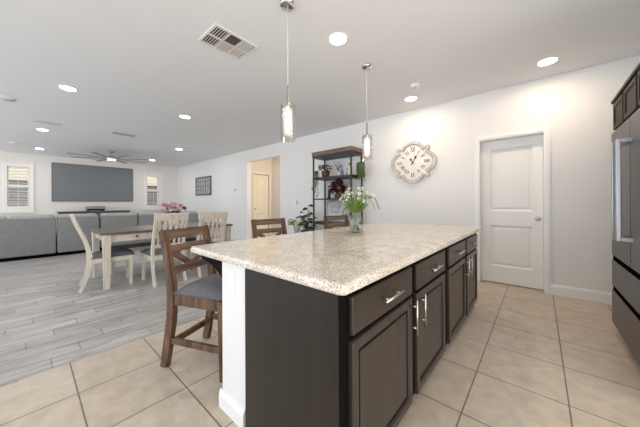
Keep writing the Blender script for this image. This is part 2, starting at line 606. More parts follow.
    def build(self, name, material, parent=None, loc=None, recalc=True):
        me = bpy.data.meshes.new(name)
        me.from_pydata([tuple(p) for p in self.v], [], self.f)
        me.polygons.foreach_set('use_smooth', self.sm)
        if recalc:
            bm = bmesh.new()
            bm.from_mesh(me)
            bmesh.ops.remove_doubles(bm, verts=bm.verts, dist=1e-6)
            bmesh.ops.recalc_face_normals(bm, faces=bm.faces)
            bm.to_mesh(me)
            bm.free()
        me.update()
        me.materials.append(material)
        o = bpy.data.objects.new(name, me)
        COL.objects.link(o)
        if parent is not None:
            o.parent = parent
        if loc is not None:
            o.location = loc
        return o


def tag(o, label, cat, group=None, kind=None):
    o['label'] = label
    o['category'] = cat
    if group:
        o['group'] = group
    if kind:
        o['kind'] = kind
    return o


def thing(name, label, cat, loc=(0, 0, 0), rz=0.0, group=None):
    o = bpy.data.objects.new(name, None)
    o.empty_display_size = 0.05
    o.location = loc
    o.rotation_euler = (0, 0, rz)
    COL.objects.link(o)
    return tag(o, label, cat, group)


def struct(o, label=None):
    o['kind'] = 'structure'
    if label:
        o['label'] = label
        o['category'] = o.name.split('_')[0]
    return o


def kids(o):
    return [c for c in bpy.data.objects if c.parent == o]


def dup(o, parent=None):
    c = o.copy()
    COL.objects.link(c)
    if parent is not None:
        c.parent = parent
    for k in kids(o):
        dup(k, c)
    return c


def copy_to(o, label, loc, rz=None):
    c = dup(o)
    c.location = loc
    if rz is not None:
        c.rotation_euler = (0, 0, rz)
    c['label'] = label
    return c


# ------------------------------------------------------------------ room shell
YW, XT = 4.393, -12.2
SEAM = -2.641
XR = 1.30
o = MB().add([(SEAM, -4.0, 0), (XR + 0.15, -4.0, 0), (XR + 0.15, YW + 0.2, 0), (SEAM, YW + 0.2, 0)], [(0, 1, 2, 3)]).build('floor', M['tile'])
struct(o, 'beige square ceramic tile floor around the island')
o = MB().add([(XT - 0.15, -4.0, 0), (SEAM, -4.0, 0), (SEAM, YW + 2.6, 0), (XT - 0.15, YW + 2.6, 0)], [(0, 1, 2, 3)]).build('floor', M['plank'])
struct(o, 'grey wood plank floor of the living area')
o = MB().box((XT - 0.15, -4.0, CEIL), (XR + 0.15, YW + 0.15, CEIL + 0.12)).build('ceiling', M['ceiling'])
struct(o, 'flat white ceiling over kitchen and living area')
OX0, OX1, OZ = -6.73, -5.19, 2.45      # hall opening
DX0, DX1, DZ = -0.666, 0.046, 2.085    # door opening
w = MB()
w.box((XT - 0.15, YW, 0), (OX0, YW + 0.15, CEIL))
w.box((OX0, YW, OZ), (OX1, YW + 0.15, CEIL))
w.box((OX1, YW, 0), (DX0, YW + 0.15, CEIL))
w.box((DX0, YW, DZ), (DX1, YW + 0.15, CEIL))
w.box((DX1, YW, 0), (XR + 0.15, YW + 0.15, CEIL))
struct(w.build('wall_back', M['wall']), 'long white wall with clock, door and hall opening')
# window openings on the far wall
WZ0, WZ1 = 1.13, 2.34
W1 = (-0.385, 0.055)
W2 = (3.24, 3.67)
w = MB()
for y0, y1 in ((-4.0, W1[0]), (W1[1], W2[0]), (W2[1], YW)):
    w.box((XT - 0.15, y0, 0), (XT, y1, CEIL))
for y0, y1 in (W1, W2):
    w.box((XT - 0.15, y0, 0), (XT, y1, WZ0))
    w.box((XT - 0.15, y0, WZ1), (XT, y1, CEIL))
struct(w.build('wall_far', M['wall']), 'far white wall carrying the large grey screen')
struct(MB().box((XR, 2.0, 0), (XR + 0.15, YW, CEIL)).build('wall_right', M['wall']), 'white wall behind the refrigerator')
# hall beyond the opening
HX0 = -6.80
w = MB()
HD0, HD1, HDZ = 4.68, 5.28, 2.12
w.box((HX0 - 0.12, YW + 0.15, 0), (HX0, HD0, CEIL))
w.box((HX0 - 0.12, HD1, 0), (HX0, YW + 2.6, CEIL))
w.box((HX0 - 0.12, HD0, HDZ), (HX0, HD1, CEIL))
w.box((HX0 - 0.16, HD0, 0), (HX0 - 0.12, HD1, HDZ))
struct(w.build('wall_hall_left', M['hall_wall']), 'side wall of the hallway')
struct(MB().box((HX0, 5.40, 0), (-4.3, 5.52, CEIL)).build('wall_hall_end', M['hall_wall']), 'end wall of the hallway')
struct(MB().box((HX0 - 0.12, YW + 0.15, CEIL), (-4.4, 5.52, CEIL + 0.12)).build('ceiling_hall', M['ceiling']), 'hallway ceiling')


def panel_door(mb, w, h, t=0.035, panels=((0.09, 0.20, 0.84), (0.09, 1.03, 1.93)), rec=0.012):
    """slab in local x 0..w, y 0..t (front at y=0), z 0..h, moulded recessed panels"""
    mb.box((0, 0.008 + rec, 0), (w, t, h))
    zs = [0.0]
    for s, z0, z1 in panels:
        zs += [z0, z1]
    zs.append(h)
    s = panels[0][0]
    mb.box((0, 0, 0), (s, 0.008 + rec, h))
    mb.box((w - s, 0, 0), (w, 0.008 + rec, h))
    for i in range(0, len(zs), 2):
        mb.box((s, 0, zs[i]), (w - s, 0.008 + rec, zs[i + 1]))
    for s, z0, z1 in panels:
        x0, x1 = s, w - s
        k = 0.028
        # sloped moulding ring then raised field
        o_ = [(x0, z0), (x1, z0), (x1, z1), (x0, z1)]
        i_ = [(x0 + k, z0 + k), (x1 - k, z0 + k), (x1 - k, z1 - k), (x0 + k, z1 - k)]
        vs = [(a, 0.002, b) for a, b in o_] + [(a, 0.008 + rec, b) for a, b in i_]
        mb.add(vs, [(j, (j + 1) % 4, (j + 1) % 4 + 4, j + 4) for j in range(4)])
        q = 0.045
        vs = [(a, 0.008 + rec, b) for a, b in i_] + [(x0 + q + 0.012, 0.010, z0 + q + 0.012), (x1 - q - 0.012, 0.010, z0 + q + 0.012), (x1 - q - 0.012, 0.010, z1 - q - 0.012), (x0 + q + 0.012, 0.010, z1 - q - 0.012)]
        mb.add(vs, [(j, (j + 1) % 4, (j + 1) % 4 + 4, j + 4) for j in range(4)] + [(4, 5, 6, 7)])
    return mb


def knob(name, parent, loc, axis_rot):
    k = MB().lathe([(0.030, 0), (0.030, 0.006), (0.012, 0.010), (0.011, 0.030), (0.022, 0.038), (0.028, 0.050), (0.026, 0.062), (0.014, 0.070), (0.0, 0.071)], 18,
                   mx=Matrix.Translation(loc) @ axis_rot)
    return k.build(name, M['nickel'], parent)


door = bpy.data.objects.new('door_1', None)
COL.objects.link(door)
door.location = (DX0, YW + 0.105, 0.012)
struct(door, 'white two panel interior door right of the clock')
dw = DX1 - DX0
panel_door(MB(), dw - 0.006, DZ - 0.014, panels=((0.105, 0.235, 0.835), (0.105, 1.04, 1.945))).build('door_slab', M['door'], door, (0.003, 0, 0))
struct(MB().box((DX0 - 0.05, YW + 0.15, 0), (DX1 + 0.05, YW + 0.20, DZ + 0.05)).build('wall_closet', M['dark_gap']), 'unseen block added against light leaking behind the two panel door')  # unseen box added to stop outside light leaking around the door
knob('door_knob', door, (dw - 0.06, 0, 0.945), Matrix.Rotation(R(90), 4, 'X'))
f = MB()
for x0, x1 in ((DX0 - 0.066, DX0), (DX1, DX1 + 0.066)):
    f.box((x0, YW - 0.016, 0), (x1, YW, DZ + 0.066), 0.004)
    f.box((x0 + 0.014, YW - 0.021, 0), (x1 - 0.014, YW, DZ + 0.06), 0.003)
f.box((DX0, YW - 0.016, DZ), (DX1, YW, DZ + 0.066), 0.004)
f.box((DX0, YW - 0.021, DZ + 0.014), (DX1, YW, DZ + 0.052), 0.003)
f.box((DX0 - 0.002, YW - 0.002, 0), (DX0 + 0.002, YW + 0.15, DZ))
f.box((DX1 - 0.002, YW - 0.002, 0), (DX1 + 0.002, YW + 0.15, DZ))
f.box((DX0, YW - 0.002, DZ - 0.004), (DX1, YW + 0.15, DZ + 0.004))
struct(f.build('trim_1', M['trim']), 'white casing around the two panel door')

hd = bpy.data.objects.new('door_2', None)
COL.objects.link(hd)
hd.location = (HX0 - 0.045, HD0 + 0.01, 0.012)
hd.rotation_euler = (0, 0, R(90))
struct(hd, 'cream panel door inside the hallway')
panel_door(MB(), HD1 - HD0 - 0.02, HDZ - 0.03, panels=((0.10, 0.235, 0.835), (0.10, 1.04, 1.97))).build('door_slab', M['hall_door'], hd)
knob('door_knob', hd, (0.07, 0, 1.0), Matrix.Rotation(R(90), 4, 'X'))
f = MB()
f.box((HX0, HD0 - 0.06, 0), (HX0 + 0.016, HD0, HDZ + 0.06), 0.004)
f.box((HX0, HD1, 0), (HX0 + 0.016, HD1 + 0.06, HDZ + 0.06), 0.004)
f.box((HX0, HD0, HDZ), (HX0 + 0.016, HD1, HDZ + 0.06), 0.004)
struct(f.build('trim_2', M['hall_trim']), 'casing around the hallway door')


def baseboard(name, p, q, n, label, h=0.135):
    """from p to q on the floor, n = direction into the room"""
    p, q, n = Vector((*p, 0)), Vector((*q, 0)), Vector((*n, 0))
    prof = [(0, 0), (0.016, 0), (0.016, h - 0.03), (0.011, h - 0.012), (0.005, h), (0, h)]
    vs = []
    for c in (p, q):
        for d, z in prof:
            vs.append(c + n * d + Vector((0, 0, z)))
    k = len(prof)
    fs = [tuple(range(k)), tuple(range(k, 2 * k))] + [(i, (i + 1) % k, (i + 1) % k + k, i + k) for i in range(k)]
    return struct(MB().add(vs, fs).build(name, M['trim']), label)


baseboard('baseboard_back', (DX1 + 0.066, YW), (XR, YW), (0, -1), 'white baseboard right of the door')
baseboard('baseboard_back', (OX1, YW), (DX0 - 0.066, YW), (0, -1), 'white baseboard between hall opening and door')
baseboard('baseboard_back', (XT, YW), (OX0, YW), (0, -1), 'white baseboard left of the hall opening')
baseboard('baseboard_far', (XT, -4), (XT, YW), (1, 0), 'white baseboard under the screen wall')
baseboard('baseboard_hall', (HX0, 5.40), (-4.4, 5.40), (0, -1), 'white baseboard at the hallway end')


# windows with plantation shutters
def shutter_window(idx, y0, y1, label):
    root = bpy.data.objects.new('window_%d' % idx, None)
    COL.objects.link(root)
    root.location = (XT, (y0 + y1) / 2, WZ0)
    struct(root, label)
    hw, h = (y1 - y0) / 2, WZ1 - WZ0
    f = MB()
    ow = 0.10
    t = 0.035
    f.box((0, -hw - ow, -0.17), (t, -hw, h + 0.13), 0.005)
    f.box((0, hw, -0.17), (t, hw + ow, h + 0.13), 0.005)
    f.box((0, -hw, h), (t, hw, h + 0.13), 0.005)
    f.box((0, -hw, -0.17), (t, hw, 0), 0.005)
    f.box((0, -hw - ow - 0.03, -0.215), (t + 0.03, hw + ow + 0.03, -0.17), 0.006)
    f.build('window_frame', M['trim'], root)
    MB().box((0.0, -hw, h * 0.485), (0.03, hw, h * 0.485 + 0.075), 0.004).build('shutter_rail', M['trim'], root)
    lv = MB()
    for a, b in ((0.0, h * 0.485), (h * 0.485 + 0.075, h)):
        n = max(5, round((b - a) / 0.087))
        for i in range(n):
            z = a + (i + 0.5) * (b - a) / n
            tl = R(8)
            dx, dz = 0.036 * math.cos(tl), 0.036 * math.sin(tl)
            lv.bar((0.0 - dx, -hw, z - dz), (0.0 - dx, hw, z - dz), 0.001, 0.001)
            lv.add([(-0.036 - dx, yy, z + k) for yy in (-hw, hw) for k in (-0.0, 0.009)] + [(-0.036 + dx, yy, z + k + dz) for yy in (-hw, hw) for k in (-0.0, 0.009)],
                   [(0, 1, 3, 2), (4, 6, 7, 5), (0, 4, 5, 1), (2, 3, 7, 6), (0, 2, 6, 4), (1, 5, 7, 3)])
    lv.build('louvers', M['trim'], root)
    MB().box((0.030, -0.004, 0.02), (0.036, 0.004, h - 0.02)).build('tilt_rod', M['trim'], root)
    MB().box((-0.125, -hw, 0), (-0.121, hw, h)).build('window_pane', M['glass'], root)
    s = MB()
    s.box((-0.14, -hw, h * 0.5 - 0.02), (-0.105, hw, h * 0.5 + 0.02))
    for a in (-hw, hw - 0.03):
        s.box((-0.14, a, 0), (-0.105, a + 0.03, h))
    s.build('window_sash', M['trim'], root)


shutter_window(1, W1[0], W1[1], 'shuttered window left of the grey screen')
shutter_window(2, W2[0], W2[1], 'narrow shuttered window right of the grey screen')

# outside the far windows
struct(MB().add([(-30, -9, -0.1), (XT - 0.15, -9, -0.1), (XT - 0.15, 12, -0.1), (-30, 12, -0.1)], [(0, 1, 2, 3)]).build('ground', M['ground']))
f = thing('yard_fence', 'dark grey board fence seen through the shutter louvers', 'fence', (-14.6, 1.5, -0.1))
b = MB()
for i in range(13):
    b.box((-0.015, -5.5, 0.03 + i * 0.145), (0.015, 7.5, 0.16 + i * 0.145))
b.build('fence_boards', M['fence'], f)
for i in range(6):
    MB().box((-0.09, -5.5 + i * 2.58, 0), (-0.015, -5.4 + i * 2.58, 1.95)).build('fence_post', M['fence'], f)
h = thing('neighbor_house', 'cream stucco house with dark eaves outside the windows', 'house', (-19.0, 1.5, -0.1))
MB().box((-4, -8, 0), (0, 8, 6)).build('house_wall', M['stucco'], h)
b = MB()
b.box((0, -8, 2.20), (0.5, 8, 2.42))
b.build('lower_eave', M['roof'], h)

# ------------------------------------------------------------------ kitchen island
XC = -0.53
CY0, CY1 = 0.735, 3.37


def pull(parent, length, vertical, loc):
    """bar pull standing off a front that faces +x"""
    r = 0.0055
    p = MB()
    s = Vector((0, 0, 1)) if vertical else Vector((0, 1, 0))
    c = Vector(loc)
    off = Vector((0.036, 0, 0))
    p.tube([c + off - s * length / 2, c + off + s * length / 2], r, 10)
    for k in (-0.31, 0.31):
        p.tube([c + s * (k * length), c + off + s * (k * length)], 0.0045, 8)
    return p.build('handle', M['nickel'], parent)


def framed_front(w, h, rail=0.052, t=0.02, rec=0.009):
    """cabinet door facing +x: y 0..w, z 0..h, back at x=0"""
    mb = MB()
    mb.box((0, rail, rail), (t - rec, w - rail, h - rail))
    ch = 0.004
    o_ = [(0, 0), (w, 0), (w, h), (0, h)]
    o2 = [(ch, ch), (w - ch, ch), (w - ch, h - ch), (ch, h - ch)]
    i1 = [(rail - 0.012, rail - 0.012), (w - rail + 0.012, rail - 0.012), (w - rail + 0.012, h - rail + 0.012), (rail - 0.012, h - rail + 0.012)]
    i2 = [(rail, rail), (w - rail, rail), (w - rail, h - rail), (rail, h - rail)]
    vs = []
    for ring, x in ((o_, 0), (o_, t - ch), (o2, t), (i1, t), (i2, t - rec)):
        vs += [(x, a, b) for a, b in ring]
    fs = []
    for k in range(4):
        for j in range(4):
            fs.append((4 * k + j, 4 * k + (j + 1) % 4, 4 * k + 4 + (j + 1) % 4, 4 * k + 4 + j))
    mb.add(vs, fs)
    return mb


def panel_shade_line(w, h, rail=0.052, t=0.02, rec=0.009):  # thin black strips painting the shadow line around a recessed door panel
    q = rail - 0.001
    g = MB()
    k, x0, x1 = 0.011, t - rec, t - rec + 0.0012
    g.box((x0, q, q), (x1, q + k, h - q)); g.box((x0, w - q - k, q), (x1, w - q, h - q))
    g.box((x0, q + k, q), (x1, w - q - k, q + k)); g.box((x0, q + k, h - q - k), (x1, w - q - k, h - q))
    return g


def base_cabinet(y0, y1, label, bays, end_panel):
    root = thing('base_cabinet', label, 'cabinet', (-0.82, (y0 + y1) / 2, 0), 0, 'island base cabinets')
    oy = (y0 + y1) / 2
    XB = -1.14 + 0.82
    xf = XC - 0.02 + 0.82           # face frame front
    L = lambda y: y - oy
    MB().box((XB, L(y0), 0.105), (xf - 0.02, L(y1), 0.855)).build('body', M['espresso_panel'], root)
    MB().box((XB, L(y0 + 0.0), 0), (xf - 0.06, L(y1), 0.105)).build('toe_kick', M['espresso_panel'], root)
    fr = MB()
    edges = [y0] + [b for b in bays[:-1]] + [y1]
    for ya, yb in ((y0 + 0.075, bays[0] - 0.045), (bays[0] + 0.045, y1 - 0.05)):
        for za, zb in ((0.075, 0.125), (0.64, 0.70), (0.80, 0.857)):
            fr.box((xf - 0.02, L(ya), za), (xf, L(yb), zb))
    stiles = [(y0, y0 + 0.075), (bays[0] - 0.045, bays[0] + 0.045), (y1 - 0.05, y1)]
    for a, bb in stiles:
        fr.box((xf - 0.02, L(a), 0.075), (xf, L(bb), 0.857))
    fr.build('face_frame', M['espresso_frame'], root)
    segs = [(y0 + 0.064, bays[0] - 0.036), (bays[0] + 0.036, y1 - 0.050)]
    for k, (a, bb) in enumerate(segs):
        d = MB().box((0, 0, 0), (0.02, bb - a, 0.148), 0.005).build('drawer', M['espresso'], root, (xf, L(a), 0.678))
        pull(d, 0.185, False, (0.02, (bb - a) / 2, 0.078))
        d = framed_front(bb - a, 0.575).build('door', M['espresso'], root, (xf, L(a), 0.080))
        panel_shade_line(bb - a, 0.575).build('panel_shade_line', M['espresso_frame'], d)
        pull(d, 0.185, True, (0.02, (bb - a) - 0.028 if k == 0 else 0.028, 0.575 - 0.09))
    if end_panel:
        MB().box((XB, L(y0) - 0.006, 0.0), (xf - 0.055, L(y0), 0.857)).build('end_panel', M['espresso_panel'], root)
        MB().box((xf - 0.055, L(y0) - 0.006, 0.0), (xf, L(y0), 0.857)).build('corner_stile', M['espresso_panel'], root)
    return root


base_cabinet(CY0, 2.085, 'near dark espresso island cabinet with exposed end panel, two drawers and doors', [1.425], True)
base_cabinet(2.085, CY1, 'far dark espresso island cabinet, end nearest the white door', [2.755], False)


def rounded_rect(x0, y0, x1, y1, r, seg=6):
    pts = []
    for cx, cy, a0 in ((x1 - r, y0 + r, -90), (x1 - r, y1 - r, 0), (x0 + r, y1 - r, 90), (x0 + r, y0 + r, 180)):
        for i in range(seg + 1):
            a = R(a0 + 90 * i / seg)
            pts.append((cx + r * math.cos(a), cy + r * math.sin(a)))
    return pts


ct = MB()
lay = []
zt0, zt1 = 0.858, 0.90
prof = [(0.010, zt0), (0.002, zt0 + 0.006), (0.0, zt0 + 0.016), (0.0, zt1 - 0.016), (0.004, zt1 - 0.005), (0.014, zt1)]
vs, fs = [], []
n = 28
for ins, z in prof:
    vs += [(x, y, z) for x, y in rounded_rect(-1.75 + ins, 0.70 + ins, -0.50 - ins, 3.42 - ins, 0.030 - ins * 0.5)]
for k in range(len(prof) - 1):
    for j in range(n):
        fs.append((k * n + j, k * n + (j + 1) % n, (k + 1) * n + (j + 1) % n, (k + 1) * n + j))
fs.append(tuple(reversed(range(n))))
fs.append(tuple(range((len(prof) - 1) * n, len(prof) * n)))
o = ct.add(vs, fs).build('countertop', M['granite'])
tag(o, 'cream speckled granite slab countertop covering the kitchen island', 'countertop')
# white half wall carrying the overhang
struct(MB().box((-1.40, 0.745, 0), (-1.165, 3.36, 0.856)).build('wall_island', M['wall']), 'white half wall at the back of the island')
o = MB().box((-1.165, 0.75, 0), (-1.141, 3.36, 0.856)).build('trim_gap_shade', M['dark_gap'])  # solid near-black sheet standing in for the shade of this gap
struct(o, 'black strip painted as the shade between half wall and cabinets')
baseboard('baseboard_island', (-1.165, 0.745), (-1.416, 0.745), (0, -1), 'white baseboard on the end of the island half wall', 0.10)
baseboard('baseboard_island', (-1.40, 0.745), (-1.40, 3.36), (-1, 0), 'white baseboard on the seating side of the half wall', 0.10)
op = thing('outlet_cover', 'white outlet cover on the end of the white half wall', 'outlet', (-1.30, 0.745, 0.745))
MB().box((-0.036, -0.004, -0.058), (0.036, 0, 0.058), 0.002).build('plate', M['trim'], op)
b = MB()
for z in (-0.022, 0.022):
    b.box((-0.016, -0.0055, z - 0.015), (0.016, -0.003, z + 0.015), 0.001)
b.build('socket', M['trim'], op)


def bracket(y, label):
    root = thing('support_bracket', label, 'bracket', (-1.40, y, 0.858), 0, 'countertop brackets')
    pts = []
    poly = [(0, 0), (-0.31, 0), (-0.31, -0.03)]
    for i in range(9):
        t = i / 8
        poly.append((-0.30 + 0.28 * t, -0.04 - 0.035 * t - 0.055 * t * t * t))
    poly.append((0, -0.15))
    mx = Matrix(((1, 0, 0, 0), (0, 0, -1, 0), (0, 1, 0, 0), (0, 0, 0, 1)))
    MB().prism(poly, -0.03, 0.03, mx=mx).build('corbel', M['espresso_frame'], root)
    MB().box((-0.012, -0.04, -0.18), (0, 0.04, 0)).build('back_plate', M['espresso_frame'], root)
    return root


bracket(0.79, 'black corbel under the counter overhang beside the nearest stool')


# ------------------------------------------------------------------ counter stools
def make_stool(label, loc, rz):
    """faces +x; origin at seat centre on the floor"""
    root = thing('bar_stool', label, 'stool', loc, rz, 'bar stools along the island overhang')
    W, Dp = 0.205, 0.215
    S = 0.535                      # seat frame top
    for s in (-1, 1):
        pts = [(-Dp - 0.070, s * W, 0), (-Dp - 0.042, s * W, 0.15), (-Dp - 0.008, s * W, 0.34), (-Dp, s * W, 0.48), (-Dp - 0.008, s * W, 0.62), (-Dp - 0.040, s * W, 0.80), (-Dp - 0.088, s * W, 0.985)]
        MB().path(pts, [0.042] * 7, [0.052, 0.055, 0.058, 0.060, 0.056, 0.050, 0.044], (0, 1, 0)).build('back_post', M['stool_wood'], root)
        MB().bar((Dp + 0.012, s * (W + 0.005), 0), (Dp, s * W, S - 0.01), 0.036, 0.036, (0, 1, 0), 0.046, 0.046).build('front_leg', M['stool_wood'], root)
    ap = MB()
    for s in (-1, 1):
        ap.box((-Dp + 0.02, s * W - 0.014, S - 0.075), (Dp - 0.01, s * W + 0.014, S))
    ap.box((-Dp - 0.014, -W + 0.02, S - 0.075), (-Dp + 0.014, W - 0.02, S))
    ap.box((Dp - 0.014, -W + 0.02, S - 0.075), (Dp + 0.014, W - 0.02, S))
    ap.build('apron', M['stool_wood'], root)
    for s in (-1, 1):
        MB().box((-Dp - 0.02, s * W - 0.012, 0.175), (Dp, s * W + 0.012, 0.218), 0.003).build('side_stretcher', M['stool_wood'], root)
    MB().box((-Dp - 0.045, -W, 0.145), (-Dp - 0.018, W, 0.188), 0.003).build('back_stretcher', M['stool_wood'], root)
    MB().box((Dp - 0.005, -W, 0.215), (Dp + 0.02, W, 0.258), 0.003).build('foot_rail', M['stool_wood'], root)
    # cushion, domed
    vs, fs = [], []
    n = 12
    for i in range(n + 1):
        for j in range(n + 1):
            u, v = i / n * 2 - 1, j / n * 2 - 1
            k = (1 - abs(u) ** 4) ** 0.5 * (1 - abs(v) ** 4) ** 0.5
            vs.append((u * (Dp + 0.004) + 0.030, v * (W + 0.014), S + 0.012 + 0.058 * k))
    for i in range(n):
        for j in range(n):
            a = i * (n + 1) + j
            fs.append((a, a + n + 1, a + n + 2, a + 1))
    cs = MB().add(vs, fs, True)
    cs.box((-Dp + 0.026, -W - 0.014, S), (Dp + 0.034, W + 0.014, S + 0.014))
    cs.build('seat_cushion', M['stool_fabric'], root)
    for s in (-1, 1):
        nails = MB()
        for i in range(22):
            nails.ball((-Dp + 0.035 + i * 0.0195, s * (W + 0.014), S + 0.004), 0.0045, seg=6, rings=4)
        nails.build('nail_trim', M['black_metal'], root)

    def bx(z):
        if z < 0.80:
            return -Dp - 0.008 - 0.032 * (z - 0.62) / 0.18
        return -Dp - 0.040 - 0.048 * (z - 0.80) / 0.185

    def rail(name, z, hgt, t=0.022):
        MB().bar((bx(z), -W + 0.018, z), (bx(z), W - 0.018, z), hgt, t, (-0.3, 0, 1)).build(name, M['stool_rail'], root)
    rail('top_rail', 0.950, 0.068)
    rail('upper_rail', 0.845, 0.052)
    rail('lower_rail', 0.690, 0.056)
    for s in (-1, 1):
        MB().bar((bx(0.835), s * (W - 0.03), 0.835), (bx(0.712), s * 0.022, 0.712), 0.018, 0.044, (1, 0, 0.3)).build('cross_brace', M['stool_rail'], root)
    return root


ang = R(23)
fx, fy = math.cos(ang), math.sin(ang)
A = Vector((-2.0, 0.685))
c0 = A + Vector((-fy, fx)) * 0.205 + Vector((fx, fy)) * 0.215
st = make_stool('nearest bar stool, whole brown wood frame and grey seat in view', (c0.x, c0.y, 0), ang)
copy_to(st, 'bar stool in front of the hall opening, only top rails above counter', (-2.255, 1.93, 0), R(-8))
copy_to(st, 'bar stool beside the glass vase, back against the black shelf', (-2.115, 3.09, 0), R(-14))

# ------------------------------------------------------------------ refrigerator and cabinet above
fr = thing('refrigerator', 'black stainless refrigerator with bar handles and two bottom drawers', 'refrigerator', (0.90, 3.04, 0))
FX, FY0, FY1 = 0.50 - 0.90, 2.30 - 3.04, 3.50 - 3.04
GAPY = 2.865 - 3.04
MB().box((FX + 0.06, FY0 + 0.005, 0.09), (XR - 0.03 - 0.90, FY1 - 0.005, 1.79)).build('case', M['black_stainless'], fr)
MB().box((FX + 0.08, FY0 + 0.02, 0.0), (XR - 0.10 - 0.90, FY1 - 0.02, 0.09)).build('base_grille', M['dark_gap'], fr)
for y0, y1, hy_ in ((FY0, GAPY - 0.003, 2.795 - 3.04), (GAPY + 0.003, FY1, 2.935 - 3.04)):
    d = MB().box((FX, y0, 0.70), (FX + 0.055, y1, 1.80), 0.006).build('door', M['black_stainless'], fr)
    hb = MB()
    hb.box((FX - 0.080, hy_ - 0.017, 0.895), (FX - 0.056, hy_ + 0.017, 1.635), 0.004)
    for z in (0.895, 1.605):
        hb.box((FX - 0.058, hy_ - 0.015, z), (FX + 0.001, hy_ + 0.015, z + 0.03), 0.003)
    hb.build('handle', M['handle_steel'], d)
MB().box((FX, FY0, 0.43), (FX + 0.055, FY1, 0.658), 0.006).build('drawer', M['black_stainless'], fr)
MB().box((FX, FY0, 0.09), (FX + 0.055, FY1, 0.388), 0.006).build('drawer', M['black_stainless'], fr)
for z in (0.388, 0.658):
    MB().box((FX + 0.003, FY0 + 0.01, z), (FX + 0.06, FY1 - 0.035, z + 0.042)).build('grip_shade', M['dark_gap'], fr)  # almost flush black strips, the shade of the grip grooves put into colour

uc = thing('wall_cabinet', 'dark brown wall cabinet with framed doors above the refrigerator', 'cabinet', (0.95, 2.95, 1.86))
UX = 0.56 - 0.95
MB().box((UX, -0.6, 0), (XR - 0.95, 0.75, 0.265)).build('body', M['espresso_frame'], uc)
MB().box((UX - 0.03, -0.6, 0.265), (XR - 0.95, 0.765, 0.295), 0.004).build('crown_trim', M['upper_wood'], uc)
y = 0.745
for k in range(3):
    d = framed_front(0.365, 0.25, 0.05).build('door', M['upper_wood'], uc, (UX, y - 0.365, 0.008))
    d.scale = (-1, 1, 1)
    y -= 0.40

# ------------------------------------------------------------------ dining set
tb = thing('dining_table', 'cream farmhouse dining table with weathered dark top and drawers', 'table', (-4.965, 1.63, 0))
TX, TY = 0.485, 0.975
MB().box((-TX, -TY, 0.752), (TX, TY, 0.785), 0.005).build('tabletop', M['dark_top'], tb)
b = MB()
b.box((-TX + 0.06, -TY + 0.06, 0.645), (-TX + 0.08, TY - 0.06, 0.752))
b.box((TX - 0.08, -TY + 0.06, 0.645), (TX - 0.06, TY - 0.06, 0.752))
b.box((-TX + 0.06, -TY + 0.06, 0.645), (TX - 0.06, -TY + 0.08, 0.752))
b.box((-TX + 0.06, TY - 0.08, 0.645), (TX - 0.06, TY - 0.06, 0.752))
b.build('apron', M['cream_wood'], tb)
for sx in (-1, 1):
    for sy in (-1, 1):
        l = MB()
        x, y = sx * (TX - 0.07), sy * (TY - 0.07)
        l.box((x - 0.046, y - 0.046, 0.61), (x + 0.046, y + 0.046, 0.752), 0.004)
        l.bar((x, y, 0), (x, y, 0.61), 0.066, 0.066, (1, 0, 0), 0.082, 0.082)
        l.build('leg', M['cream_wood'], tb)
for yc in (-0.56, 0.0, 0.56):
    d = MB().box((TX - 0.065, yc - 0.235, 0.662), (TX - 0.048, yc + 0.235, 0.742), 0.004).build('drawer', M['cream_wood'], tb)
    MB().ball((TX - 0.034, yc, 0.702), 0.016, seg=10, rings=6).build('knob', M['black_metal'], d)


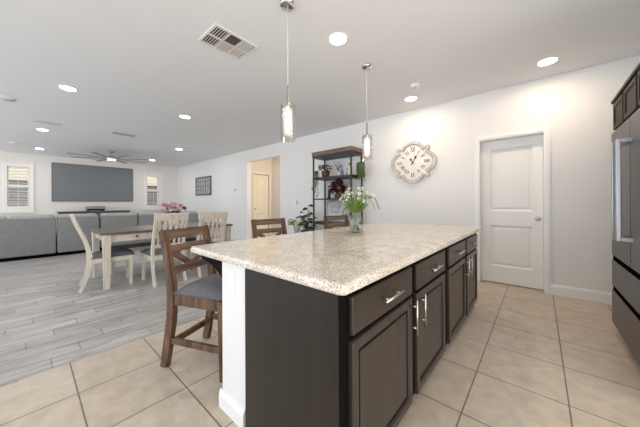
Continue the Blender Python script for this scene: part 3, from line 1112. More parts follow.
def make_dining_chair(label, loc, rz):
    """faces +x"""
    root = thing('dining_chair', label, 'chair', loc, rz, 'cream slat back dining chairs')
    W, Dp = 0.205, 0.235

    def post_x(z):
        # S curve seen from the side
        ks = [(0, -0.100), (0.08, -0.066), (0.18, -0.034), (0.30, -0.010), (0.46, 0.0), (0.58, -0.018), (0.70, -0.055), (0.85, -0.115), (0.96, -0.155), (1.04, -0.172)]
        for (a, xa), (b_, xb) in zip(ks, ks[1:]):
            if z <= b_:
                return -Dp + xa + (xb - xa) * (z - a) / (b_ - a)
        return -Dp + ks[-1][1]
    zs = [0, 0.06, 0.12, 0.21, 0.30, 0.38, 0.46, 0.54, 0.62, 0.70, 0.78, 0.85, 0.92, 0.98, 1.04]
    for s in (-1, 1):
        MB().path([(post_x(z), s * W, z) for z in zs], 0.034, [0.038 + 0.024 * math.exp(-((z - 0.44) / 0.16) ** 2) for z in zs], (0, 1, 0)).build('back_post', M['cream_wood'], root)
        MB().bar((Dp - 0.02, s * (W - 0.005), 0), (Dp - 0.02, s * (W - 0.005), 0.43), 0.036, 0.036, (1, 0, 0), 0.046, 0.046).build('front_leg', M['cream_wood'], root)
    ap = MB()
    for s in (-1, 1):
        ap.box((-Dp, s * W - 0.012, 0.365), (Dp - 0.03, s * W + 0.012, 0.43))
    ap.box((Dp - 0.035, -W, 0.365), (Dp - 0.010, W, 0.43))
    ap.box((-Dp - 0.01, -W, 0.365), (-Dp + 0.015, W, 0.43))
    ap.build('apron', M['cream_wood'], root)
    vs, fs = [], []
    n = 10
    for i in range(n + 1):
        for j in range(n + 1):
            u, v = i / n * 2 - 1, j / n * 2 - 1
            k = (1 - abs(u) ** 4) ** 0.5 * (1 - abs(v) ** 4) ** 0.5
            vs.append((u * (Dp + 0.01) + 0.02, v * (W + 0.025), 0.44 + 0.055 * k))
    for i in range(n):
        for j in range(n):
            a = i * (n + 1) + j
            fs.append((a, a + n + 1, a + n + 2, a + 1))
    cs = MB().add(vs, fs, True)
    cs.box((-Dp + 0.01, -W - 0.025, 0.43), (Dp + 0.03, W + 0.025, 0.442))
    cs.build('seat', M['seat_grey'], root)
    MB().path([(post_x(0.985), -W - 0.012, 0.985), (post_x(0.985) - 0.012, 0, 0.992), (post_x(0.985), W + 0.012, 0.985)], 0.105, 0.026, (-0.3, 0, 1)).build('top_rail', M['cream_wood'], root)
    MB().bar((post_x(0.56), -W, 0.56), (post_x(0.56), W, 0.56), 0.045, 0.022, (-0.2, 0, 1)).build('lower_rail', M['cream_wood'], root)
    for i in range(5):
        yy = (i - 2) * 0.070
        MB().path([(post_x(z) + 0.004, yy * (1 + 0.12 * (z - 0.56) / 0.4), z) for z in (0.57, 0.68, 0.78, 0.87, 0.945)], [0.030, 0.034, 0.038, 0.040, 0.040], 0.012, (0, 1, 0)).build('slat', M['cream_wood'], root)
    return root


ch = make_dining_chair('cream dining chair seen side-on at the left end of the table', (-4.804, 0.815, 0), R(84))
copy_to(ch, 'cream dining chair with its slat back in front of the pink flowers', (-4.44, 1.385, 0), R(180))
copy_to(ch, 'cream dining chair at the right, nearest the hall opening', (-4.43, 2.04, 0), R(176))
bn = thing('dining_bench', 'cream bench with dark padded seat on far side of dining table', 'bench', (-5.66, 1.63, 0))
MB().box((-0.19, -0.72, 0.40), (0.19, 0.72, 0.47), 0.018).build('seat', M['seat_grey'], bn)
MB().box((-0.17, -0.70, 0.335), (0.17, 0.70, 0.40)).build('apron', M['cream_wood'], bn)
for sx in (-1, 1):
    for sy in (-1, 1):
        MB().box((sx * 0.15 - 0.026, sy * 0.67 - 0.026, 0), (sx * 0.15 + 0.026, sy * 0.67 + 0.026, 0.335)).build('leg', M['cream_wood'], bn)

# flowers on the dining table
fv = thing('flower_vase', 'pink flower bouquet in white vase on the dining table', 'flowers', (-4.93, 1.70, 0.785))
MB().lathe([(0.045, 0), (0.062, 0.03), (0.068, 0.08), (0.050, 0.14), (0.042, 0.17), (0.050, 0.185), (0.040, 0.182), (0.034, 0.16), (0.0, 0.15)], 20).build('vase', M['ceramic_white'], fv)
lf = MB()
for i in range(34):
    a = random.uniform(0, 2 * PI)
    r_ = 0.20 * math.sqrt(random.random())
    c = Vector((r_ * math.cos(a), r_ * math.sin(a), 0.31 + 0.12 * random.random() - r_ * 0.25))
    nm_, mt_ = ('red_bloom', 'red_petal') if (c.y > 0.10 and c.x > -0.08) else (('pink_bloom', 'pink_petal') if random.random() < 0.5 else ('pale_bloom', 'pale_pink'))
    tgt = MB()
    tgt.ball(c, 0.022, sz=0.8, seg=8, rings=5)
    for k in range(9):
        b_ = 2 * PI * k / 9
        tgt.leaf(c, c + Vector((math.cos(b_) * 0.040, math.sin(b_) * 0.040, -0.012 + 0.022 * (k % 3))), 0.040, 0.1)
    tgt.build(nm_, M[mt_], fv, recalc=False)
for i in range(30):
    a = random.uniform(0, 2 * PI)
    lf.leaf((0.02 * math.cos(a), 0.02 * math.sin(a), 0.17), (0.17 * math.cos(a), 0.17 * math.sin(a), 0.22 + 0.12 * random.random()), 0.05, 0.1)
for i in range(8):
    a = 2 * PI * i / 8
    lf.tube([(0.01 * math.cos(a), 0.01 * math.sin(a), 0.155), (0.1 * math.cos(a), 0.1 * math.sin(a), 0.34)], 0.003, 5)
lf.build('foliage', M['leaf_dark'], fv, recalc=False)

# ------------------------------------------------------------------ living area
sf = thing('sectional_sofa', 'long grey sectional sofa with its back to the dining area', 'sofa', (-8.3, 1.0, 0))
SY = [(-1.95, -0.565), (-0.545, 0.185), (0.215, 0.985), (1.005, 2.62)]
for i, (a, b_) in enumerate(SY):
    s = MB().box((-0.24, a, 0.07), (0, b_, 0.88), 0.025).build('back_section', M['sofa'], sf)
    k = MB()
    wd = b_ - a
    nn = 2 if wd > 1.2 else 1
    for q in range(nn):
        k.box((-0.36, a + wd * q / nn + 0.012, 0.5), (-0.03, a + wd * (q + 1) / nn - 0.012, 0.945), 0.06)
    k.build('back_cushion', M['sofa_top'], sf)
    MB().box((-1.0, a, 0.07), (-0.24, b_, 0.46), 0.04).build('seat_section', M['sofa'], sf)
b = MB()
b.box((-0.97, -1.9, 0), (-0.035, 2.58, 0.07))
b.build('base', M['dark_gap'], sf)  # near-black block painting the shaded gap under the sofa
MB().box((-1.0, 2.62, 0.07), (0, 2.80, 0.66), 0.04).build('armrest', M['sofa'], sf)

sc = thing('projection_screen', 'huge wide grey screen mounted on the far wall', 'screen', (XT, 1.645, 1.92))
MB().box((0, -1.105, -0.645), (0.035, 1.105, 0.645)).build('screen_frame', M['screen_edge'], sc)
MB().box((0.03, -1.085, -0.625), (0.037, 1.085, 0.625)).build('screen_surface', M['screen'], sc)
cn = thing('media_console', 'low dark media console under the large grey screen', 'console', (XT + 0.25, 1.62, 0))
MB().box((-0.22, -0.96, 0.90), (0.22, 0.96, 0.935), 0.004).build('top', M['dark_wood'], cn)
MB().box((-0.21, -0.93, 0.12), (0.20, 0.93, 0.90)).build('body', M['dark_wood'], cn)
for i in range(3):
    MB().box((0.20, -0.92 + i * 0.615, 0.14), (0.218, -0.92 + i * 0.615 + 0.605, 0.885), 0.004).build('door', M['dark_wood'], cn)
for sx in (-0.17, 0.16):
    for sy in (-0.88, 0.88):
        MB().box((sx - 0.025, sy - 0.025, 0), (sx + 0.025, sy + 0.025, 0.12)).build('leg', M['black_metal'], cn)
pj = thing('projector', 'small grey projector box on the console below the screen', 'projector', (XT + 0.27, 1.60, 0.935))
MB().box((-0.15, -0.25, 0.02), (0.15, 0.25, 0.17), 0.015).build('casing', M['projector'], pj)
MB().box((0.145, -0.23, 0.03), (0.155, 0.23, 0.075)).build('front_grille', M['dark_gap'], pj)
b = MB()
for sx in (-0.11, 0.11):
    for sy in (-0.2, 0.2):
        b.lathe([(0.02, 0), (0.02, 0.022)], 10, (sx, sy, 0))
b.build('feet', M['black_metal'], pj)
ar = thing('framed_art', 'small dark framed grey print on the white wall', 'picture', (-9.63, YW, 1.845))
fw_, fh_ = 0.63, 0.35
b = MB()
for a_, b_ in (((-fw_, -0.035, -fh_), (-fw_ + 0.06, 0, fh_)), ((fw_ - 0.06, -0.035, -fh_), (fw_, 0, fh_)), ((-fw_, -0.035, fh_ - 0.05), (fw_, 0, fh_)), ((-fw_, -0.035, -fh_), (fw_, 0, -fh_ + 0.05))):
    b.box(a_, b_)
b.build('frame', M['art_frame'], ar)
MB().box((-fw_ + 0.05, -0.016, -fh_ + 0.04), (fw_ - 0.05, -0.002, fh_ - 0.04)).build('print', M['art'], ar)
b = MB()
for i in range(1, 6):
    x = -fw_ + 0.05 + i * (2 * fw_ - 0.1) / 6
    b.box((x - 0.012, -0.024, -fh_ + 0.04), (x + 0.012, -0.014, fh_ - 0.04))
for i in range(1, 4):
    z = -fh_ + 0.04 + i * (2 * fh_ - 0.08) / 4
    b.box((-fw_ + 0.05, -0.024, z - 0.008), (fw_ - 0.05, -0.014, z + 0.008))
b.build('lattice', M['art_frame'], ar)
th = thing('thermostat', 'tiny grey thermostat on the wall left of the hall opening', 'thermostat', (-7.36, YW, 1.62))
MB().box((-0.07, -0.022, -0.05), (0.07, 0, 0.05), 0.006).build('housing', M['white_plastic'], th)
MB().box((-0.05, -0.025, -0.03), (0.05, -0.02, 0.035)).build('display', M['grey_plastic'], th)
sw = thing('light_switch', 'white switch plate on wall left of the black shelf', 'switch', (-4.64, YW, 1.20))
MB().box((-0.095, -0.008, -0.06), (0.095, 0, 0.06), 0.003).build('plate', M['white_plastic'], sw)
for x in (-0.05, 0.0, 0.05):
    MB().box((x - 0.017, -0.013, -0.034), (x + 0.017, -0.006, 0.034), 0.002).build('rocker', M['trim'], sw)
MB().box((0.075, -0.012, -0.05), (0.105, 0, 0.05), 0.002).build('dimmer_slider', M['grey_plastic'], sw)

# ------------------------------------------------------------------ ceiling fan
fn = thing('ceiling_fan', 'nickel ceiling fan with eight long grey blades and light', 'fan', (-9.87, 1.70, CEIL))
MB().lathe([(0.0, 0), (0.075, 0), (0.072, -0.03), (0.03, -0.055), (0.0, -0.055)], 20).build('canopy', M['fan_metal'], fn)
MB().lathe([(0.014, -0.05), (0.014, -0.14)], 12).build('downrod', M['fan_metal'], fn)
MB().lathe([(0.0, -0.125), (0.06, -0.13), (0.105, -0.155), (0.125, -0.20), (0.12, -0.235), (0.10, -0.25), (0.0, -0.25)], 24).build('motor_housing', M['fan_metal'], fn)
MB().lathe([(0.0, -0.25), (0.10, -0.25), (0.105, -0.258), (0.10, -0.274), (0.0, -0.282)], 24).build('light_lens', M['fan_lens'], fn)
for k in range(8):
    a = R(12 + 45 * k)
    mx = Matrix.Rotation(a, 4, 'Z') @ Matrix.Rotation(R(10), 4, 'X')
    bl = MB()
    bl.prism([(0.16, -0.030), (0.30, -0.055), (0.88, -0.062), (0.97, -0.052), (1.0, -0.02), (1.0, 0.02), (0.97, 0.052), (0.88, 0.062), (0.30, 0.055), (0.16, 0.030)], -0.225, -0.216, mx=Matrix.Translation((0, 0, 0)) @ Matrix.Rotation(a, 4, 'Z'))
    bo = bl.build('blade', M['fan_blade'], fn)
    MB().bar((0.09, 0, -0.212), (0.24, 0, -0.212), 0.045, 0.010, (0, 1, 0), mx=Matrix.Rotation(a, 4, 'Z')).build('blade_arm', M['fan_metal'], bo)


# ------------------------------------------------------------------ recessed lights, vents, detectors
def make_downlight(label, x, y, first=[None]):
    if first[0] is None:
        root = thing('recessed_light', label, 'light', (x, y, CEIL), 0, 'recessed ceiling lights')
        MB().lathe([(0.068, 0.0), (0.098, 0.0), (0.098, -0.004), (0.090, -0.008), (0.072, -0.009), (0.068, -0.004)], 28, closed=True).build('trim_ring', M['white_plastic'], root)
        MB().lathe([(0.0, -0.002), (0.081, -0.002), (0.081, -0.0105), (0.0, -0.0105)], 28).build('lens', M['lamp_lens'], root)
        first[0] = root
        return root
    return copy_to(first[0], label, (x, y, CEIL))


DL = [(-1.484, 1.997, 'recessed light above the island between the two pendants', 1),
      (0.076, 3.889, 'large bright recessed light nearest the white door and refrigerator', 1),
      (-1.493, 3.886, 'recessed light above the clock, next to the smoke detector', 1),
      (-4.94, 1.917, 'recessed light in the middle of the ceiling over the dining table', 0),
      (-4.934, 0.38, 'largest recessed light at the left side of the ceiling', 0),
      (-8.08, 0.23, 'recessed light beside the dark slot vent above the sofa', 0),
      (-10.90, 0.25, 'recessed light at the far left, close to the shuttered window wall', 0),
      (-8.01, 2.936, 'recessed light over the sofa end, left of the framed print', 0),
      (-10.75, 3.015, 'far recessed light at the tip of the ceiling fan blades', 0)]
for x, y, lab, kit in DL:
    d = make_downlight(lab, x, y)
    lamp('downlight_lamp', 'AREA', (x, y, CEIL - 0.02), KITCHEN_W if kit else LIVING_W, WARM if kit else NEUTRAL, 0.14)

vt = thing('ceiling_vent', 'white square air register with six slatted panels near the pendants', 'vent', (-2.352, 1.33, CEIL), 0)
hx, hy2 = 0.175, 0.225
f = MB()
f.ring([(-hx, -hy2), (hx, -hy2), (hx, hy2), (-hx, hy2)], [(-hx + 0.022, -hy2 + 0.022), (hx - 0.022, -hy2 + 0.022), (hx - 0.022, hy2 - 0.022), (-hx + 0.022, hy2 - 0.022)], -0.012, 0)
ix, iy = hx - 0.022, hy2 - 0.022
f.box((-0.008, -iy, -0.012), (0.008, iy, 0))
for k in (-1, 1):
    f.box((-ix, k * iy / 3 - 0.007, -0.012), (ix, k * iy / 3 + 0.007, 0))
f.build('frame', M['vent_white'], vt)
MB().box((-ix, -iy, -0.003), (ix, iy, -0.0005)).build('duct_backing', M['vent_dark'], vt)
for gx in (0, 1):
    for gy in range(3):
        x0 = -ix + gx * ix + 0.009 * (gx == 1)
        x1 = x0 + ix - 0.009
        y0 = -iy + gy * 2 * iy / 3 + 0.008
        y1 = y0 + 2 * iy / 3 - 0.016
        p = MB()
        if gy == 0:
            for k in range(5):
                yy = y0 + (k + 0.5) * (y1 - y0) / 5
                p.box((x0, yy - 0.0045, -0.010), (x1, yy + 0.0025, -0.0085))
            p.build('slat_panel', M['vent_white'], vt)
        elif gy == 1 and gx == 1:
            for k in range(7):
                xx = x0 + (k + 0.5) * (x1 - x0) / 7
                p.box((xx - 0.0035, y0, -0.010), (xx + 0.002, y1, -0.004))
            p.build('slat_panel', mat('grey vent slat', (0.16, 0.155, 0.145), 0.6), vt)
        elif gy == 1:
            p.box((x0, y0, -0.009), (x1, y1, -0.004))
            p.build('blank_panel', M['vent_beige'], vt)
        else:
            for k in range(5):
                yy = y0 + (k + 0.5) * (y1 - y0) / 5
                p.box((x0, yy - 0.009, -0.010), (x1, yy + 0.006, -0.004))
            p.build('slat_panel', M['vent_white'], vt)


def slot_vent(x, y, lx, ly, label):
    root = thing('ceiling_vent', label, 'vent', (x, y, CEIL), 0)
    MB().ring([(-lx, -ly), (lx, -ly), (lx, ly), (-lx, ly)], [(-lx + 0.03, -ly + 0.03), (lx - 0.03, -ly + 0.03), (lx - 0.03, ly - 0.03), (-lx + 0.03, ly - 0.03)], -0.01, 0).build('frame', M['vent_white'], root)
    MB().box((-lx + 0.03, -ly + 0.03, -0.003), (lx - 0.03, ly - 0.03, -0.0005)).build('duct_backing', M['vent_dark'], root)
    s = MB()
    n = 5
    for k in range(n):
        xx = -lx + 0.03 + (k + 0.5) * (2 * lx - 0.06) / n
        s.box((xx - 0.005, -ly + 0.03, -0.009), (xx + 0.003, ly - 0.03, -0.004))
    s.build('slats', M['vent_white'], root)
    return root


slot_vent(-7.25, 1.48, 0.15, 0.24, 'small ceiling vent in front of the ceiling fan')
slot_vent(-7.31, 0.28, 0.11, 0.20, 'small grey ceiling vent beside the left living room lights')


def disc(name, x, y, r, label, cat, group=None):
    root = thing(name, label, cat, (x, y, CEIL), 0, group)
    MB().lathe([(0, 0), (r, 0), (r, -0.008), (r * 0.9, -0.014), (0, -0.014)], 24).build('housing', M['white_plastic'], root)
    MB().lathe([(0, -0.012), (r * 0.82, -0.012), (r * 0.80, -0.017), (0, -0.017)], 24).build('grille', M['vent_white'], root)
    return root


disc('ceiling_speaker', -6.12, -0.22, 0.12, 'round in-ceiling speaker at the left edge of the picture', 'speaker', 'in-ceiling speakers')
disc('ceiling_speaker', -7.39, 3.05, 0.12, 'round in-ceiling speaker above the sofa end by the long wall', 'speaker', 'in-ceiling speakers')
disc('ceiling_speaker', -10.4, -0.2, 0.12, 'round in-ceiling speaker above the left window', 'speaker', 'in-ceiling speakers')
sd = thing('smoke_detector', 'small round white smoke detector by the light above the clock', 'smoke detector', (-1.28, 3.477, CEIL))
MB().lathe([(0, 0), (0.062, 0), (0.062, -0.012), (0.052, -0.034), (0.03, -0.040), (0, -0.040)], 24).build('housing', M['white_plastic'], sd)
MB().lathe([(0.0, -0.038), (0.02, -0.038), (0.018, -0.045), (0, -0.045)], 12).build('test_button', M['grey_plastic'], sd)


# ------------------------------------------------------------------ pendants
def make_pendant(label, x, y):
    root = thing('pendant_light', label, 'pendant light', (x, y, CEIL), 0, 'glass pendants over the island')
    MB().lathe([(0, 0), (0.062, 0), (0.062, -0.014), (0.055, -0.024), (0.02, -0.028), (0, -0.028)], 24).build('canopy', M['chrome'], root)
    MB().tube([(0, 0, -0.026), (0, 0, -0.68)], 0.0022, 6).build('cord', M['white_plastic'], root)
    MB().lathe([(0.0, -0.66), (0.007, -0.66), (0.008, -0.80), (0.020, -0.805), (0.024, -0.83), (0.024, -0.875), (0.0, -0.875)], 16).build('socket', M['chrome'], root)
    zt, zb = -0.825, -1.105
    sh = MB().lathe([(0.058, zt), (0.061, zt), (0.061, zb), (0.058, zb)], 28, closed=True)
    g = sh.build('outer_shade', M['glass'], root)
    MB().lathe([(0.034, zt - 0.03), (0.036, zt - 0.03), (0.036, zb + 0.045), (0.034, zb + 0.045)], 24, closed=True).build('inner_shade', M['frosted'], root)
    MB().lathe([(0.026, zt - 0.002), (0.060, zt - 0.002), (0.060, zt + 0.004), (0.022, zt + 0.006)], 24).build('cap', M['glass'], root)
    b = MB().lathe([(0.0, -0.87), (0.012, -0.875), (0.017, -0.90), (0.019, -0.96), (0.017, -1.02), (0.0, -1.045)], 14)
    b.build('bulb', M['bulb'], root)
    return root


pd = make_pendant('clear glass cylinder pendant hanging over the near end of the island', -1.53, 1.38)
copy_to(pd, 'clear glass cylinder pendant hanging between the shelf and the clock', (-1.53, 2.62, CEIL))
for y in (1.38, 2.62):
    lamp('pendant_lamp', 'POINT', (-1.53, y, CEIL - 0.96), 3.0, (1, 0.80, 0.58), 0.02)

# ------------------------------------------------------------------ wall clock
ck = thing('wall_clock', 'large white quatrefoil wall clock with roman numerals', 'clock', (-1.655, YW, 1.882))


def quatrefoil(s, n=144):
    pts = []
    for i in range(n):
        t = 2 * PI * i / n
        d = Vector((math.cos(t), math.sin(t)))
        best = 0
        for cx, cy in ((1, 0), (-1, 0), (0, 1), (0, -1)):
            c = Vector((cx, cy)) * 0.178
            rr = 0.187
            b_ = d.dot(c)
            disc_ = b_ * b_ - (c.length_squared - rr * rr)
            if disc_ > 0:
                best = max(best, b_ + math.sqrt(disc_))
        sq = 0.262 / max(abs(d.x), abs(d.y))
        ad = min(abs(d.x), abs(d.y)) / max(abs(d.x), abs(d.y))
        if ad > 0.80:
            best = max(best, sq)
        pts.append((d.x * best * s, d.y * best * s))
    return pts


CM = Matrix(((1.07, 0, 0, 0), (0, 0, -1, 0), (0, 1.0, 0, 0), (0, 0, 0, 1)))
MB().ring(quatrefoil(1.0), quatrefoil(0.86), 0, 0.045, mx=CM).build('frame', M['clock_frame'], ck)
MB().ring(quatrefoil(0.87), quatrefoil(0.82), 0.0, 0.032, mx=CM).build('inner_bead', M['clock_frame'], ck)
MB().prism(quatrefoil(0.84), 0.0, 0.018, mx=CM).build('face', M['clock_face'], ck)
nm = MB()
ROM = ['XII', 'I', 'II', 'III', 'IV', 'V', 'VI', 'VII', 'VIII', 'IX', 'X', 'XI']
for k, s in enumerate(ROM):
    a = R(30 * k)
    rad = (0.222 if k % 3 == 0 else 0.185)
    mx = CM @ Matrix.Rotation(-a, 4, 'Z') @ Matrix.Translation((0, rad, 0))
    hgt = 0.085 if k % 3 == 0 else 0.062
    widths = {'I': 0.017, 'V': 0.042, 'X': 0.042}
    tot = sum(widths[q] for q in s)
    x = -tot / 2
    for q in s:
        wq = widths[q]
        c = x + wq / 2
        z = 0.019

        def stroke(x0, y0, x1, y1, t):
            nm.bar((x0, y0, z), (x1, y1, z), t, 0.002, (1, 0, 0), mx=mx)
        if q == 'I':
            stroke(c, -hgt / 2, c, hgt / 2, 0.0085)
        elif q == 'V':
            stroke(c, -hgt / 2, c - wq * 0.36, hgt / 2, 0.009)
            stroke(c, -hgt / 2, c + wq * 0.36, hgt / 2, 0.005)
        else:
            stroke(c - wq * 0.36, hgt / 2, c + wq * 0.36, -hgt / 2, 0.009)
            stroke(c + wq * 0.36, hgt / 2, c - wq * 0.36, -hgt / 2, 0.005)
        x += wq
nm.build('numerals', M['ink'], ck)
for nme, a, L, tail in (('hour_hand', -32, 0.085, 0.045), ('minute_hand', 30, 0.135, 0.055)):
    mx = CM @ Matrix.Rotation(R(-a), 4, 'Z')
    hb = MB()
    hb.bar((0, -tail, 0.024), (0, L * 0.55, 0.024), 0.009, 0.002, (1, 0, 0), mx=mx)
    hb.prism([(-0.012, L * 0.5), (0.012, L * 0.5), (0.016, L * 0.68), (0, L), (-0.016, L * 0.68)], 0.023, 0.025, mx=mx)
    hb.prism([(-0.009, -tail), (0.009, -tail), (0.0, -tail * 0.5)], 0.023, 0.025, mx=mx)
    hb.build(nme, M['ink'], ck)
MB().lathe([(0.0, 0.018), (0.014, 0.018), (0.012, 0.028), (0, 0.030)], 14, mx=CM).build('center_pin', M['ink'], ck)

# ------------------------------------------------------------------ etagere shelf and its contents
SX0, SX1, SF, SB = -3.62, -2.645, 3.955, 4.355
sh = thing('shelf_unit', 'tall open shelf of black metal posts and rustic wood top', 'shelf', ((SX0 + SX1) / 2, (SF + SB) / 2, 0))
hw, hd_ = (SX1 - SX0) / 2, (SB - SF) / 2
for sx in (-1, 1):
    for sy in (-1, 1):
        x, y = sx * (hw - 0.014), sy * (hd_ - 0.014)
        MB().box((x - 0.013, y - 0.013, 0), (x + 0.013, y + 0.013, 2.135)).build('post', M['shelf_metal'], sh)
MB().box((-hw - 0.015, -hd_ - 0.012, 2.165), (hw + 0.015, hd_ + 0.012, 2.245), 0.004).build('top_board', M['shelf_wood'], sh)
b = MB()
b.box((-hw - 0.005, -hd_ - 0.004, 2.125), (hw + 0.005, hd_ + 0.004, 2.165))
b.build('top_frame', M['shelf_metal'], sh)
for z, t in ((1.715, 0.042), (1.275, 0.026), (0.80, 0.06), (0.30, 0.06)):
    MB().box((-hw, -hd_, z - t), (hw, hd_, z)).build('shelf_board', M['shelf_metal'], sh)


def foliage(mb, c, n, rad, ll, lw, up_=0.3, flat=1.0, droop=0.3):
    for i in range(n):
        a = random.uniform(0, 2 * PI)
        e_ = random.uniform(-0.2, 1.0)
        rr = rad * random.random() ** 0.5
        p = Vector((c[0] + rr * math.cos(a), c[1] + rr * math.sin(a) * flat, c[2] + e_ * rad * up_))
        d = Vector((math.cos(a + random.uniform(-.6, .6)), math.sin(a + random.uniform(-.6, .6)) * flat, random.uniform(-0.2, 0.9)))
        d.normalize()
        mb.leaf(p, p + d * ll * random.uniform(0.7, 1.2), lw * random.uniform(0.8, 1.2), droop)


# second shelf
Z2 = 1.715
pp_ = thing('potted_plant', 'small brown pot of dark leaves at left on second shelf', 'plant', (-3.40, 4.12, Z2))
MB().lathe([(0.0, 0), (0.065, 0), (0.085, 0.06), (0.090, 0.12), (0.082, 0.14), (0.072, 0.13), (0, 0.125)], 18).build('pot', M['brown_pot'], pp_)
k = MB(); foliage(k, (0, 0, 0.17), 46, 0.10, 0.09, 0.045, 0.8)
k.build('foliage', M['burgundy'], pp_, recalc=False)
k = MB(); foliage(k, (-0.03, 0, 0.16), 20, 0.12, 0.08, 0.04, 0.6)
k.build('green_leaves', M['leaf_dark'], pp_, recalc=False)
tp = thing('trailing_plant', 'green trailing plant spilling over left end of the shelf', 'plant', (-3.55, 4.02, Z2))
MB().lathe([(0.0, 0), (0.04, 0), (0.05, 0.07), (0.045, 0.072), (0, 0.06)], 14).build('pot', M['ceramic_white'], tp)
k, k2 = MB(), MB()
for i in range(9):
    x0, y0 = random.uniform(-0.02, 0.10), random.uniform(-0.03, 0.03)
    pts = [(0, 0, 0.06), (x0 * 0.5, -0.05, 0.14), (x0, -0.095, 0.05), (x0 + 0.01, -0.115, -0.12), (x0 + random.uniform(-.03, .03), -0.12, random.uniform(-0.42, -0.20))]
    k2.tube(pts, 0.002, 4)
    for j in range(16):
        t = random.uniform(0.15, 1) * (len(pts) - 1)
        a0, b0 = Vector(pts[int(min(t, 3))]), Vector(pts[int(min(t, 3)) + 1])
        p = a0.lerp(b0, t - int(min(t, 3)))
        a = random.uniform(0, 2 * PI)
        k.leaf(p, p + Vector((0.045 * math.cos(a), -0.01 + 0.02 * math.sin(a), -0.02)), 0.026, 0.3)
k2.build('vines', M['stem'], tp, recalc=False)
k.build('leaves', M['leaf'], tp, recalc=False)
tw = thing('dried_twigs', 'small vase of thin dried twigs on second shelf centre', 'vase', (-3.15, 4.24, Z2))
MB().lathe([(0, 0), (0.03, 0), (0.045, 0.04), (0.03, 0.09), (0.022, 0.11), (0.026, 0.12), (0.016, 0.115), (0, 0.1)], 14).build('vase', M['ceramic_white'], tw)
k = MB()
for i in range(15):
    a = random.uniform(0, 2 * PI)
    r_ = random.uniform(0.04, 0.16)
    k.tube([(0, 0, 0.10), (r_ * 0.4 * math.cos(a), r_ * 0.25 * math.sin(a), 0.2), (r_ * math.cos(a), r_ * 0.5 * math.sin(a), random.uniform(0.25, 0.36))], 0.0025, 4)
k.build('twigs', M['twig'], tw, recalc=False)
for i, (x, y, s, mt_, cap_, lab) in enumerate((
        (-2.965, 4.10, 0.82, 'ceramic_blue', 'ceramic_blue', 'blue bottle with round stopper on second shelf'),
        (-2.90, 4.20, 0.62, 'ceramic_green', 'ceramic_green', 'short green bottle beside the blue bottle'),
        (-2.77, 4.08, 0.92, 'ceramic_yellow', 'ceramic_red', 'pale yellow figurine bottle with rust red round cap'))):
    bt = thing('bottle', lab, 'bottle', (x, y, Z2), 0, 'bottles on the second shelf')
    MB().lathe([(0, 0), (0.042 * s, 0), (0.046 * s, 0.02 * s), (0.045 * s, 0.10 * s), (0.030 * s, 0.15 * s), (0.014 * s, 0.175 * s), (0.013 * s, 0.22 * s), (0, 0.22 * s)], 16).build('body', M[mt_], bt)
    MB().ball((0, 0, 0.24 * s), 0.026 * s, seg=12, rings=8).build('stopper', M[cap_], bt)
tr = thing('tray', 'low pale pink dish in front of the shelf bottles', 'dish', (-3.13, 4.04, Z2))
MB().lathe([(0, 0), (0.07, 0), (0.10, 0.022), (0.096, 0.024), (0.068, 0.006), (0, 0.006)], 20).build('bowl', mat('pale pink dish', (0.62, 0.42, 0.38), 0.4), tr)

# hanging moss basket at the right end of the shelf
hb_ = thing('hanging_planter', 'olive green moss basket hanging at right end of the shelf', 'planter', (-2.575, 4.17, 1.645))
MB().lathe([(0, 0.0), (0.04, 0.01), (0.06, 0.06), (0.072, 0.19), (0.078, 0.29), (0.06, 0.31), (0, 0.31)], 18).build('moss_ball', M['moss'], hb_)
k = MB()
for i in range(70):
    a = random.uniform(0, 2 * PI)
    z = random.uniform(0.02, 0.3)
    r_ = 0.068
    k.leaf((r_ * math.cos(a) * 0.9, r_ * math.sin(a) * 0.9, z), (r_ * 1.25 * math.cos(a), r_ * 1.25 * math.sin(a), z - random.uniform(0.03, 0.10)), 0.03, 0.3)
k.build('foliage', M['leaf'], hb_, recalc=False)
k = MB()
k.tube([(0, 0, 0.30), (0, 0, 0.41), (-0.06, 0, 0.455)], 0.004, 6)
k.build('hanger', M['black_metal'], hb_)

# third shelf: burgundy arrangement
Z3 = 1.275
bu = thing('burgundy_arrangement', 'large dark burgundy leaf arrangement on third shelf', 'plant', (-3.08, 4.12, Z3))
MB().lathe([(0, 0), (0.06, 0), (0.075, 0.05), (0.06, 0.10), (0.05, 0.10), (0, 0.08)], 16).build('pot', M['brown_pot'], bu)
k, k2 = MB(), MB()
for i in range(170):
    a = random.uniform(0, 2 * PI)
    el_ = random.uniform(-0.7, 1.4)
    d = Vector((math.cos(a) * math.cos(el_), math.sin(a) * math.cos(el_) * 0.75, math.sin(el_)))
    p = Vector((0, 0, 0.21)) + Vector((d.x * 0.19, d.y * 0.12, d.z * 0.14)) * random.uniform(0.2, 0.9)
    (k if random.random() < 0.86 else k2).leaf(p, p + d * 0.09, 0.075, 0.2, 0.12, random.uniform(-1.4, 1.4))
k.build('dark_leaves', M['burgundy'], bu, recalc=False)
k2.build('dry_bracts', M['tan_leaf'], bu, recalc=False)
bl_ = thing('figurine', 'small dark figurine at the back left of the third shelf', 'figurine', (-3.42, 4.26, Z3))
MB().lathe([(0, 0), (0.035, 0), (0.04, 0.02), (0.025, 0.06), (0.032, 0.10), (0.022, 0.135), (0, 0.14)], 14).build('body', M['black_metal'], bl_)
MB().ball((0, 0, 0.165), 0.028, seg=12, rings=8).build('head', M['black_metal'], bl_)

